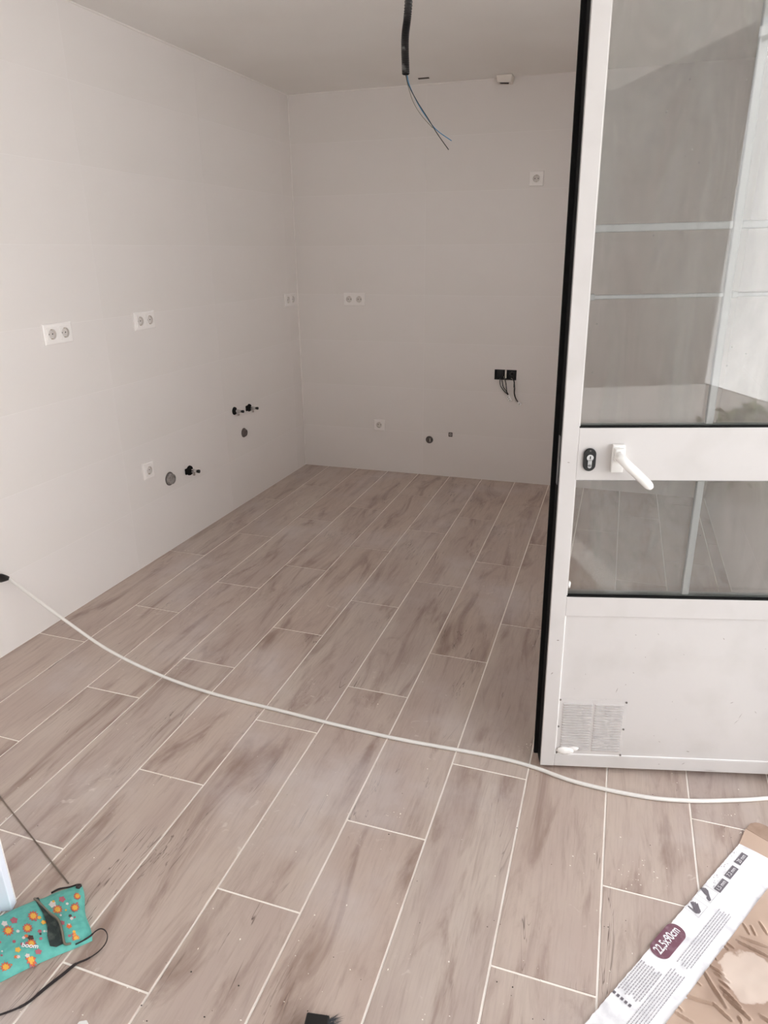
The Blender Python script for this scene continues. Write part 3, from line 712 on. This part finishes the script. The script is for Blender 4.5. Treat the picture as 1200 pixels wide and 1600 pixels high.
# ================================================================== CEILING BITS
p = hit(800, 131, BWN, LW0 + BWN * .05) - LW0
t = tag(empty('vent_duct_stub', on_back(bw(791, 126)[0], H), (0, 0, ROTB)), 'plastered duct stub where back wall meets ceiling', 'duct stub')
m = MB()
for r_ in rects_minus((-.046, .046, -.062, -.002), [(-.034, .034, -.050, -.008)]): pass
m.add([(-.040, -.075, -.034), (.036, -.075, -.040), (.040, -.0003, -.040), (-.044, -.0003, -.034), (-.046, -.085, -.0003), (.046, -.085, -.0003), (.050, -.0003, -.0003), (-.050, -.0003, -.0003)],
      [(0, 1, 2, 3), (4, 7, 6, 5), (0, 4, 5, 1), (1, 5, 6, 2), (2, 6, 7, 3), (3, 7, 4, 0)])
m.build('duct_casing', 'plaster', t, bevel=.006, bseg=2, smooth=True)
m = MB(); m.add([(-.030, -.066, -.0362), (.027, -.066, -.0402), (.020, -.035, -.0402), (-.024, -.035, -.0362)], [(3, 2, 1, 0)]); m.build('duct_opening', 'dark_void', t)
cp = hit(662, 121.8, Vector((0, 0, 1)), Vector((0, 0, H)))
m = MB(); m.box(-.032, .032, -.010, .010, -.004, -.0002)  # dark flat strip stands in for a slit in the ceiling
o = tag(m.build('ceiling_slit', 'slot_dark', bevel=.001), 'short dark strip standing in for a ceiling slit beside the hanging wires', 'ceiling slit'); o.location = (cp.x, min(cp.y, -.03), H)
# hanging corrugated conduit with three wires
CY = -2.35
def vp(x, y): return hit(x, y, Vector((0, 1, 0)), Vector((0, CY, 0)))
a0, a1, a2 = vp(634.0, 116), vp(633.0, 60), vp(638.5, 0)
t = tag(empty('hanging_conduit', (a2.x + .012, CY, H)), 'black corrugated conduit hanging from the ceiling with bare wires', 'conduit')
base = Vector(t.location)
path = catmull([Vector((a2.x + .012, CY, H - .0005)) - base, a2 - base, a1 - base, a0 - base], 40)
m = MB(); m.tube(path, [.0108 + (.0009 if i % 2 else -.0009) for i in range(len(path))], 14); m.build('conduit_tube', 'conduit', t, smooth=True)
m = MB(); m.lathe([(-.0008, .0092), (.001, .0092)], tuple(path[-1]), 'Z', 14); m.build('conduit_mouth', 'dark_void', t)
def cwire(pts, r, mt):
    m = MB(); m.tube(catmull([vp(x, y) - base for x, y in pts], 8), r, 6); m.build('wire', mt, t, smooth=True)
cwire([(634, 114), (638, 132), (651, 157), (668, 184), (684, 210), (701, 234)], .0013, 'wire_black')
CY -= -.012
cwire([(635.5, 114), (640, 134), (653, 162), (667, 184), (682, 203), (705.5, 220)], .0013, 'wire_blue')
cwire([(633, 114), (638, 136), (646, 160), (659, 181), (676, 200)], .0009, 'wire_grey')

# ================================================================== WHITE CABLE
pl = hit(-7, 903, LWN, LW0 + LWN * .018)
tip = hit(13, 903.5, LWN, LW0 + LWN * .022)
ln_px = [(14, 903.5), (35, 920), (97, 966), (170, 1016), (250, 1055), (330, 1084.5), (420, 1106)]
land = fl(430, 1108.5, .0063); nrm = Vector((0, 0, 1)).cross(land - tip); nrm.z = 0; nrm.normalize()
pts = [hit(x, y, nrm, tip) for x, y in ln_px[:-1]]
pts = [Vector((q.x, q.y, max(q.z, .0063))) for q in pts]
pts.append(land)
for x, y in ((600, 1150), (760, 1180), (830, 1197.5), (900, 1222), (1000, 1244), (1075, 1251), (1140, 1250.5), (1200, 1247), (1300, 1236)): pts.append(fl(x, y, .0063))
m = MB(); m.tube(catmull(pts, 8), .0060, 10)
t = tag(empty('power_cable', (land.x, land.y, 0)), 'long white power cable strung from left wall across the floor', 'cable')
m.v = [(v[0] - land.x, v[1] - land.y, v[2]) for v in m.v]
m.build('cable_sheath', 'cable_white', t, smooth=True)
pt = Vector(pl) ; d = (tip - pl)
m = MB(); off = Vector((land.x, land.y, 0))
m.tube([pl - off - d * .9, pl - off, pl - off + d * .45, pl - off + d * .8, tip - off], [.0185, .0185, .017, .012, .008], 14)
tag(m.build('plug', 'black_plastic', t, smooth=True), 'black plug at the wall end')

# ================================================================== FLOOR CLUTTER, LEFT
# pouch: puffed fabric bag on the floor
A, Bc, Cc, Dc = fl(-75, 1465), fl(127, 1381), fl(141, 1468), fl(-75, 1572)
e1 = Bc - A; e2 = ((Dc - A) + (Cc - Bc)) / 2
det = e1.x * e2.y - e1.y * e2.x
def pouch_uv(x, y):
    dx, dy = x - A.x, y - A.y; return ((dx * e2.y - dy * e2.x) / det, (e1.x * dy - e1.y * dx) / det)
def pouch_h(u, v):
    u_ = min(max(u, 0), 1); v_ = min(max(v, 0), 1)
    ed = max(0, 1 - abs(2 * v_ - 1) ** 3.0) ** .6 * max(0, 1 - abs(2 * u_ - 1) ** 7) ** .5
    dip = 1 - .30 * math.exp(-((u_ - .70 - .10 * v_) / .05) ** 2)
    wr = .0030 * mnoise.noise(Vector((u_ * 7, v_ * 3, 2))) + .0012 * mnoise.noise(Vector((u_ * 22, v_ * 9, 5)))
    return .0022 + ed * (.026 * dip + wr)
def warp(u, v):                                   # keep the outline soft
    return A + e1 * (u + .010 * math.sin(v * 9)) + e2 * (v + .012 * math.sin(u * 8))
t = tag(empty('fabric_pouch', (warp(.5, .5).x, warp(.5, .5).y, 0)), 'turquoise comic-print fabric pouch lying on the floor', 'pouch')
po = Vector(t.location)
NU, NV = 60, 30; m = MB(); vs = []
for j in range(NV + 1):
    for i in range(NU + 1):
        u, v = i / NU, j / NV; q = warp(u, v); vs.append((q.x - po.x, q.y - po.y, pouch_h(u, v)))
top = len(vs)
for j in range(NV + 1):
    for i in range(NU + 1): vs.append((vs[j * (NU + 1) + i][0], vs[j * (NU + 1) + i][1], .0006))
fs = []
for j in range(NV):
    for i in range(NU):
        a = j * (NU + 1) + i; fs.append((a, a + 1, a + NU + 2, a + NU + 1)); fs.append((top + a, top + a + NU + 1, top + a + NU + 2, top + a + 1))
for i in range(NU): fs.append((i, top + i, top + i + 1, i + 1)); a = NV * (NU + 1) + i; fs.append((a, a + 1, top + a + 1, top + a))
for j in range(NV): a = j * (NU + 1); c = (j + 1) * (NU + 1); fs.append((a, c, top + c, top + a)); a += NU; c += NU; fs.append((a, top + a, top + c, c))
m.add(vs, fs); m.build('pouch_body', 'pouch', t, smooth=True)
def on_pouch(x, y, lift=.0012):
    z = .02
    for _ in range(6):
        q = fl(x, y, z); u, v = pouch_uv(q.x, q.y); z = pouch_h(u, v) + lift
    return Vector((q.x - po.x, q.y - po.y, z))
def decal(m, poly, mi=0, lift=.0012, subdiv=1):
    n = len(poly); cx = sum(p[0] for p in poly) / n; cy = sum(p[1] for p in poly) / n
    R = 2 if subdiv == 1 else subdiv; vs = [on_pouch(cx, cy, lift)]
    for k in range(1, R + 1): vs += [on_pouch(cx + (x - cx) * k / R, cy + (y - cy) * k / R, lift) for x, y in poly]
    fs = [(0, 1 + (i + 1) % n, 1 + i) for i in range(n)]
    for k in range(R - 1):
        for i in range(n): a, c = 1 + k * n + i, 1 + k * n + (i + 1) % n; fs.append((a, c, c + n, a + n))
    m.add(vs, fs, mi)
def star(cx, cy, r, n=11, k=.62, sx=1.0, rot=0.):
    return [(cx + sx * (r if i % 2 == 0 else r * k) * math.cos(math.pi * i / n + rot), cy + .95 * (r if i % 2 == 0 else r * k) * math.sin(math.pi * i / n + rot)) for i in range(2 * n)]
m = MB(); random.seed(11)
for (x, y, r) in ((117, 1418, 8.5), (90, 1421, 9), (121, 1400, 7), (122, 1468, 8), (52, 1431, 9.5), (43, 1450, 9), (13, 1454, 10), (49, 1474, 9), (50, 1505, 9), (9, 1511, 10), (-18, 1480, 9)):
    if x > 100 and y > 1460: x -= 3; y -= 2
    decal(m, star(x, y, r, rot=random.random()), 2, .0010); decal(m, star(x, y, r * .84, rot=random.random()), 0, .0013); decal(m, star(x, y, r * .56, 7, .7, rot=random.random()), 1, .0016)
for (x, y, r, mi) in ((28, 1484, 5, 1), (60, 1487, 5.5, 2), (43, 1493, 4, 3), (7, 1443, 5, 3), (22, 1438, 6, 2), (37, 1465, 3, 3), (68, 1441, 4, 1), (128, 1442, 6.5, 3), (97, 1442, 4.5, 2), (97, 1405, 5.5, 2), (82, 1413, 6, 3), (112, 1435, 3, 3), (22, 1471, 3, 2), (28, 1455, 3, 3), (108, 1447, 4.5, 0), (62, 1455, 3.5, 2), (105, 1412, 2.5, 3), (36, 1520, 4, 2), (20, 1522, 4, 3), (48, 1465, 5, 4)) + tuple((random.uniform(-40, 125), random.uniform(1400, 1520), random.uniform(1.6, 3.4), random.choice((0, 1, 2, 2, 3, 3, 4))) for _ in range(90)):
    q_ = fl(x, y, .015); u_, v_ = pouch_uv(q_.x, q_.y)
    if not (.04 < u_ < .95 and .08 < v_ < .90): continue
    decal(m, star(x, y, r, 5, .72, 1.1, random.random()), mi, .0011)
m.build('comic_print', ['print_orange', 'print_yellow', 'print_pink', 'print_pale', 'print_dark'], t)['kind'] = 'stuff'
def text_mesh(body, size, shear=0., bold=0.):
    c = bpy.data.curves.new('lettering', 'FONT'); c.body = body; c.size = size; c.align_x = 'CENTER'; c.align_y = 'CENTER'; c.shear = shear; c.offset = bold
    o = bpy.data.objects.new('lettering', c); COL.objects.link(o)
    bpy.context.view_layer.update()
    me = bpy.data.meshes.new_from_object(o.evaluated_get(bpy.context.evaluated_depsgraph_get()))
    bpy.data.objects.remove(o, do_unlink=True); bpy.data.curves.remove(c)
    return me
me = text_mesh('boom', 10.5, .2, .25); me.name = 'lettering'
for v in me.vertices: v.co = on_pouch(46.5 + v.co.x * 1.05 + v.co.y * .05, 1477.5 - v.co.y * .95 + v.co.x * .10, .0024)
me.materials.clear(); me.materials.append(MATS['ink_white'])
o = link('lettering', me, t); tag(o, 'pale printed word boom')
m = MB(); decal(m, [(53, 1403.5), (60, 1402), (76, 1424), (91, 1437), (96, 1452), (100, 1474), (88, 1480), (78, 1478), (74, 1462), (74, 1447), (68, 1427)], 0, .0030, 6)
tag(m.build('zip_opening', 'pouch_lining', t), 'dark open zip slit with lining')
m = MB(); m.tube(catmull([on_pouch(54, 1404, .003), on_pouch(62, 1411, .003), on_pouch(76, 1425, .003), on_pouch(91, 1437, .003), on_pouch(97, 1455, .003), on_pouch(101, 1474, .003), on_pouch(112, 1478, .003)], 6), .0028, 6)
tag(m.build('zip_tape', 'wire_grey', t, smooth=True), 'grey zip edge')
m = MB(); m.tube(catmull([on_pouch(80, 1395, .001), on_pouch(92, 1389, .001), on_pouch(108, 1386, .001), on_pouch(121, 1382, .001)], 6), .0022, 6); m.build('piping', 'strap', t, smooth=True)
lump('zip_pull', 'strap', t, on_pouch(123, 1385, .004), .007, 2, (1, 1, .8))
# black strap looping off the pouch
def ribbon(m, px, wd, z=.003):
    c = catmull([fl(x, y, z if len(q) == 2 else q[2]) for q in px for x, y in [q[:2]]], 8); n = len(c); vs = []; fs = []
    for i, p in enumerate(c):
        d = (c[min(i + 1, n - 1)] - c[max(i - 1, 0)]).normalized(); s = Vector((0, 0, 1)).cross(d).normalized()
        k = wd[min(len(wd) - 1, int(i / (n - 1) * len(wd)))] / 2
        vs += [p + s * k - off_s, p - s * k - off_s, p + s * k + Vector((0, 0, .0016)) - off_s, p - s * k + Vector((0, 0, .0016)) - off_s]
    for i in range(n - 1):
        a = 4 * i; fs += [(a + 2, a + 3, a + 7, a + 6), (a, a + 4, a + 5, a + 1), (a, a + 2, a + 6, a + 4), (a + 1, a + 5, a + 7, a + 3)]
    fs += [(0, 1, 3, 2), (4 * n - 4, 4 * n - 2, 4 * n - 1, 4 * n - 3)]
    m.add(vs, fs)
off_s = po
m = MB(); ribbon(m, [(118, 1476, .010), (130, 1470, .012), (141, 1463, .012), (150, 1455, .014), (158, 1451.5, .014), (165, 1455, .012), (168, 1464, .008), (164, 1476, .004), (152, 1489, .003), (136, 1499, .002), (118, 1507, .0015), (98, 1523, .0015), (70, 1545, .0015), (45, 1566, .0015), (22, 1578, .0015), (-12, 1590, .0015)], [.003, .004, .0025, .002, .002, .0022, .0025, .004, .007, .0075, .006, .004])
m.build('wrist_strap', 'strap', t)
# thin steel rod
r0, r1 = fl(-40, 1194, .0025), fl(107, 1380, .0025)
m = MB(); m.tube([r0 - r0, (r1 - r0) * .5, r1 - r0], .0018, 8)
o = tag(m.build('steel_rod', 'steel_rod', smooth=True), 'thin brown steel rod lying on the floor behind the pouch', 'rod'); o.location = r0
# white upright panel at the left edge
pb = fl(18, 1426)
t = tag(empty('white_panel', (pb.x, pb.y, 0)), 'bluish white board standing upright behind the pouch', 'board')
m = MB(); m.box(-.20, 0, .004, .026, .0005, .62); m.build('board', 'panel_white', t, bevel=.001)
m = MB(); m.box(-.20, -.0265, -.001, .004, .0005, .62); m.build('edge_strip', 'panel_white', t, bevel=.0006)
m = MB(); m.box(-.20, .0, .026, .030, .0005, .61); m.build('back_sheet', 'white_plastic', t)
t.rotation_euler = (0, 0, math.radians(22))

# ================================================================== FLOOR CLUTTER, FRONT
bp = fl(500, 1612)
t = tag(empty('dust_brush', (bp.x, bp.y, 0), (0, 0, math.radians(10))), 'black hand brush with grey bristles at the bottom edge', 'brush')
m = MB(); m.box(-.030, .018, -.05, .016, .006, .030); m.build('brush_back', 'black_plastic', t, bevel=.003, bseg=2)
m = MB(); random.seed(3)
for k in range(150):
    x, y = random.uniform(-.006, .036), random.uniform(-.035, .020); e = Vector((x + .010 + random.gauss(0, .003), y + .018 + random.gauss(0, .004), .0008 + random.uniform(0, .004)))
    a = Vector((min(x, .016), min(y, .014), .014)); s_ = Vector((.0009, -.0006, 0)); m.add([a - s_, a + s_, e], [(0, 1, 2)]); m.add([a + Vector((0, 0, .001)), a - Vector((0, 0, .001)), e], [(0, 1, 2)])
bo = m.build('bristles', 'bristle', t); bo['kind'] = 'stuff'
cp = fl(129, 1604)
m = MB(); m.prism([(-.012, -.025), (.012, -.025), (.011, .006), (.002, .011), (-.011, .004)], .0004, .006)
o = tag(m.build('tile_spacer', 'white_plastic', bevel=.0012), 'small white plastic wedge at the bottom edge below the pouch', 'tile wedge'); o.location = cp

# ---- flattened tile carton with printed label
LO = Vector((2.265, -3.508, 0)); LU = Vector((.517, .856, 0)).normalized(); LV = Vector((LU.y, -LU.x, 0))
t = tag(empty('tile_carton', LO), 'flattened cardboard tile carton with white printed side', 'cardboard box')
t.rotation_euler = (0, 0, math.atan2(LU.y, LU.x))            # local x runs along the strip, local -y to the right
XA = math.atan2(LU.y, LU.x)
def lab(x, y, z=.006):
    q = fl(x, y, z) - LO; return q.dot(LU), q.dot(LV)
def lab_h(a, b_):
    return .0052 + .0012 * mnoise.noise(Vector((a * 9, b_ * 14, 0))) + .0006 * mnoise.noise(Vector((a * 40, b_ * 50, 3)))
def rag(a): return .0018 * mnoise.noise(Vector((a * 60, 1, 0))) + .0008 * mnoise.noise(Vector((a * 190, 4, 0)))
# white label band
N1, N2 = 170, 24; a0_, a1_ = -.06, .700; W_ = .1105
def grid(name, mt, fa, fb, n1, n2, hf, thick, smooth=True):
    m = MB(); vs = []
    for j in range(n2 + 1):
        for i in range(n1 + 1):
            a = fa(i / n1, j / n2); b_ = fb(i / n1, j / n2); vs.append((a, -b_, hf(a, b_)))
    k0 = len(vs); vs += [(x, y, max(z - thick, .0004)) for x, y, z in vs]; fs = []
    for j in range(n2):
        for i in range(n1):
            a = j * (n1 + 1) + i; fs.append((a, a + n1 + 1, a + n1 + 2, a + 1)); fs.append((k0 + a, k0 + a + 1, k0 + a + n1 + 2, k0 + a + n1 + 1))
    for i in range(n1): fs.append((i, i + 1, k0 + i + 1, k0 + i)); a = n2 * (n1 + 1) + i; fs.append((a, k0 + a, k0 + a + 1, a + 1))
    for j in range(n2): a = j * (n1 + 1); c = a + n1 + 1; fs.append((a, k0 + a, k0 + c, c)); a += n1; c += n1; fs.append((a, c, k0 + c, k0 + a))
    m.add(vs, fs); return m.build(name, mt, t, smooth=smooth)
XMAX = 2.772
def bmax(a): return (XMAX - LO.x - LU.x * a) / LV.x
label = grid('printed_side', 'label_white', lambda u, v: a0_ + (a1_ - a0_) * u + (v * .012 if u > .99 else 0), lambda u, v: (rag(a0_ + (a1_ - a0_) * u)) * (1 - v) + min(W_, bmax(a0_ + (a1_ - a0_) * u) - .004) * v, N1, N2, lab_h, .004)
tag(label, 'white printed label side')
RID = []
def c7(x, y): return lab(1040 + x / 7.5, 1420 + y / 7.5)
for (p0, p1, h_, s_) in (((490, 640), (690, 780), .0045, .0028), ((560, 740), (750, 860), .0045, .0028), ((640, 910), (890, 1170), .0055, .0030), ((680, 1000), (1000, 1310), .006, .0032), ((430, 700), (720, 1170), .005, .004),
                         ((190, 1000), (560, 1110), .005, .0030), ((560, 1110), (780, 1320), .005, .0030), ((840, 370), (1200, 560), .0045, .003), ((880, 330), (1200, 450), .0045, .003), ((660, 360), (800, 460), .004, .0025),
                         ((640, 400), (740, 480), .004, .0025), ((530, 540), (600, 600), .004, .0022), ((100, 1100), (200, 1200), .004, .0025), ((910, 180), (990, 310), .004, .0025), ((1000, 200), (1060, 320), .004, .0025), ((1100, 160), (1200, 310), .004, .003),
                         ((850, 1270), (900, 1350), .005, .0025), ((1100, 1250), (1250, 1350), .005, .003), ((620, 830), (760, 940), .004, .0024), ((320, 830), (420, 900), .003, .0022), ((60, 1180), (320, 1330), .004, .003)):
    a = c7(*p0); c = c7(*p1); RID.append((Vector(a), Vector(c), h_ * .8, s_ * .72))
def card_h(a, b_):
    z = .0075 + .0035 * mnoise.noise(Vector((a * 10, b_ * 12, 7))) + .0015 * mnoise.noise(Vector((a * 30, b_ * 34, 9)))
    p = Vector((a, b_))
    for (q0, q1, h_, s_) in RID:
        d = q1 - q0; l = d.length; k = (p - q0).dot(d) / (l * l)
        if -.15 < k < 1.15:
            k_ = min(max(k, 0), 1); e = (p - (q0 + d * k_)); side = (d.x * e.y - d.y * e.x) / l; dd = e.length
            if dd < 5 * s_:
                fade = max(0, math.sin(math.pi * min(max((k + .15) / 1.3, 0), 1))) ** .6
                z += fade * h_ * (math.exp(-(dd / s_) ** 2) - .8 * math.exp(-((side - 1.9 * s_) ** 2 + 0) / (s_ * s_)) * (1 if 0 <= k <= 1 else 0))
    return max(z, .0022)
card = grid('carton_face', 'cardboard', lambda u, v: .705 * u, lambda u, v: (lambda a: W_ - .002 + (max(min(.30, bmax(a)), W_ + .002) - W_ + .002) * v)(.705 * u), 350, 110, card_h, .0035)
tag(card, 'crumpled brown cardboard with a pale dry patch')
m = MB(); 
poly = [(.700, .000), (.764, -.012), (.764, max(.02, bmax(.764) - .004)), (.7045, max(.03, bmax(.705) - .003))]
m.prism([(a, -b_) for a, b_ in poly], .001, .0052); m.build('end_flap', 'cardboard', t)
m = MB(); cx_, r_ = .765, .040
tb = [(.766, -.010), (.778, -.012), (.795, -.011), (.808, -.004), (.815, .006), (.818, .020), (.818, max(.021, bmax(.818) - .004)), (.766, max(.022, bmax(.766) - .004))]
m.prism([(a, -b_) for a, b_ in tb], .0008, .0042); tag(m.build('closing_tab', 'tab_brown', t), 'darker brown rounded tab')
# print on the label
def lp(a, b_, lift=.0009): return (a, -b_, lab_h(a, b_) + lift)
def ldecal(m, poly, mi=0, lift=.0009, rings=1):
    n = len(poly); ca = sum(p[0] for p in poly) / n; cb = sum(p[1] for p in poly) / n
    R = 3; vs = [lp(ca, cb, lift)]
    for k in range(1, R + 1):
        for (a, b_) in poly: vs.append(lp(ca + (a - ca) * k / R, cb + (b_ - cb) * k / R, lift))
    fs = [(0, 1 + (i + 1) % n, 1 + i) for i in range(n)]
    for k in range(R - 1):
        for i in range(n): q0, q1 = 1 + k * n + i, 1 + k * n + (i + 1) % n; fs.append((q0, q1, q1 + n, q0 + n))
    m.add(vs, fs, mi)
m = MB(); pa0, pa1, pb0, pb1 = .241, .349, -.004, .041; rr_ = .021; pill = []
for (ca, cb, s0) in ((pa1 - rr_, pb1 - rr_, 0), (pa0 + rr_, pb1 - rr_, 90), (pa0 + rr_, pb0 + rr_, 180), (pa1 - rr_, pb0 + rr_, 270)):
    for k in range(9): q = math.radians(s0 + 90 * k / 8); pill.append((ca + rr_ * math.cos(q), cb + rr_ * math.sin(q)))
ldecal(m, pill); tag(m.build('size_badge', 'burgundy', label), 'burgundy rounded size badge')
def ltext(body, ca, cb, height, length, mt, name='lettering', bold=0., lift=.0016):
    me = text_mesh(body, 1.0, 0, bold); me.name = name
    xs = [v.co.x for v in me.vertices]; ys = [v.co.y for v in me.vertices]; sx = length / (max(xs) - min(xs)); sy = height / (max(ys) - min(ys)); mx = (max(xs) + min(xs)) / 2; my = (max(ys) + min(ys)) / 2
    for v in me.vertices:
        a = ca + (v.co.x - mx) * sx; b_ = cb - (v.co.y - my) * sy; v.co = lp(a, b_, lift)
    me.materials.clear(); me.materials.append(MATS[mt]); return link(name, me, label)
tag(ltext('22,5x90cm', .2945, .0165, .0245, .088, 'ink_white', bold=.018), 'white size lettering 22,5x90cm')
# pictogram boxes: hand and foot
def outline(a0, a1, b0, b1, wd=.0006):
    for (x0, x1, y0, y1) in ((a0, a1, b0, b0 + wd), (a0, a1, b1 - wd, b1), (a0, a0 + wd, b0, b1), (a1 - wd, a1, b0, b1)): ldecal(m, [(x0, y0), (x1, y0), (x1, y1), (x0, y1)], 0)
m = MB(); outline(.4055, .4500, .0015, .0355); outline(.4640, .5060, .0015, .0350); m.build('pictogram_frame', 'ink_pale', label)
m = MB()
def px_poly(pts, ox, oy, s): return [lab(ox + x / s, oy + y / s) for x, y in pts]
ldecal(m, px_poly([(500, 740), (600, 720), (660, 760), (680, 820), (640, 865), (560, 855), (510, 810)], 1050, 1370, 15))
for f in ([(510, 745), (435, 600), (450, 580), (475, 590), (550, 735)], [(540, 735), (478, 580), (500, 572), (575, 725)], [(570, 728), (520, 590), (550, 585), (610, 725)], [(605, 730), (572, 625), (605, 615), (655, 760)], [(560, 850), (365, 690), (385, 675), (520, 775)]): ldecal(m, px_poly(f, 1050, 1370, 15))
tag(m.build('hand_pictogram', 'ink', label), 'grey printed hand symbol')
m = MB(); ldecal(m, px_poly([(665, 270), (700, 245), (790, 260), (850, 320), (880, 440), (830, 450), (760, 390)], 1050, 1370, 15)); ldecal(m, px_poly([(825, 448), (880, 438), (920, 540), (885, 568), (840, 540), (810, 490)], 1050, 1370, 15))
tag(m.build('foot_pictogram', 'ink', label), 'grey printed footprint symbol')
m = MB()
for (a0, a1, b0, b1) in ((.5105, .5565, .0215, .0375), (.5680, .6150, .0200, .0360), (.6290, .6750, .0175, .0335)): ldecal(m, [(a0, b0), (a1, b0), (a1, b1), (a0, b1)])
m.build('value_box', 'ink', label)
ltext('1,5 mm', .5335, .0295, .0105, .036, 'ink_white'); ltext('7,2 mm', .5915, .0280, .0105, .036, 'ink_white'); ltext('20 mm', .6520, .0255, .0105, .034, 'ink_white')
m = MB(); random.seed(6)
for (ca, cb) in ((.545, .007), (.600, .006), (.655, .004), (.527, .015)):
    for k in range(9):
        a, b_ = ca + random.gauss(0, .008), cb + random.gauss(0, .003); l = random.uniform(.002, .006); q = random.uniform(0, 3.1); ldecal(m, [(a, b_), (a + l * math.cos(q), b_ + .6 * l * math.sin(q)), (a + l * math.cos(q) + .0008, b_ + .6 * l * math.sin(q) + .0012), (a + .0008, b_ + .0012)])
m.build('pictogram_sketch', 'ink_pale', label)['kind'] = 'stuff'
# rows of small print too fine to read
m = MB()
def rows(a0, a1, bs, hgt=.0019):
    for b_ in bs:
        a = a0 + random.uniform(0, .012)
        while a < a1:
            l = random.uniform(.003, .010); ldecal(m, [(a, b_), (a + l, b_), (a + l, b_ + hgt), (a, b_ + hgt)]); a += l + .0014
rows(.262, .462, [.0560 + .0054 * k for k in range(6)]); rows(-.02, .238, [.0560 + .0056 * k for k in range(6)])
for k in range(9): rows(.108 + .001 * k, .205, [.0030 + .0056 * k], .0024)
m.build('small_print', 'ink_pale', label)['kind'] = 'stuff'
m = MB()
for k in range(5): a, b_ = .0985, .0035 + .0092 * k; ldecal(m, [(a - .0035, b_ - .0028), (a + .0035, b_ - .0028), (a + .0035, b_ + .0028), (a - .0035, b_ + .0028)])
m.build('print_square', 'ink', label)

# ================================================================== CRUMBS AND GRIT ON THE FLOOR
DEB = MB()
def crumbs(mi, n, seed, smin, smax, spots=()):
    random.seed(seed); m = DEB
    P = [fl(random.uniform(0, 1200), 1600 - 850 * random.random() ** 1.6) for _ in range(n)] + [fl(x + random.gauss(0, s), y + random.gauss(0, s * .5)) for x, y, s, k in spots for _ in range(k)]
    for p in P:
        if p.x < wallx(p.y) + .05 or p.y > -.1 or p.x > XR - .05: continue
        q = (p - LO); a, b_ = q.dot(LU), q.dot(LV)
        if -.2 < a < .84 and -.015 < b_ < .5: continue
        u, v = pouch_uv(p.x, p.y)
        if -.1 < u < 1.1 and -.1 < v < 1.1: continue
        r = random.uniform(smin, smax); s = [random.uniform(.6, 1.4) * r for _ in range(3)]
        m.add([p + Vector((s[0], 0, s[2] * .5)), p + Vector((-s[0], 0, s[2] * .5)), p + Vector((0, s[1], s[2] * .5)), p + Vector((0, -s[1], s[2] * .5)), p + Vector((0, 0, s[2])), p + Vector((0, 0, 0.0002))],
              [(0, 2, 4), (2, 1, 4), (1, 3, 4), (3, 0, 4), (2, 0, 5), (1, 2, 5), (3, 1, 5), (0, 3, 5)], mi)
crumbs(0, 150, 21, .0008, .0024, [(990, 1370, 28, 24), (1160, 1310, 14, 12), (1135, 1275, 6, 8), (270, 855, 22, 14), (300, 835, 10, 8), (235, 875, 12, 8), (820, 1170, 8, 10), (1010, 1490, 14, 12), (965, 1545, 12, 16), (620, 1270, 10, 6)])
crumbs(1, 70, 22, .0008, .0020, [(950, 1450, 25, 5)])
tag(DEB.build('plaster_crumbs', ['crumb', 'grit']), 'white plaster crumbs and dark grit scattered over the floor', 'crumbs', kind='stuff')
bpy.context.view_layer.update()
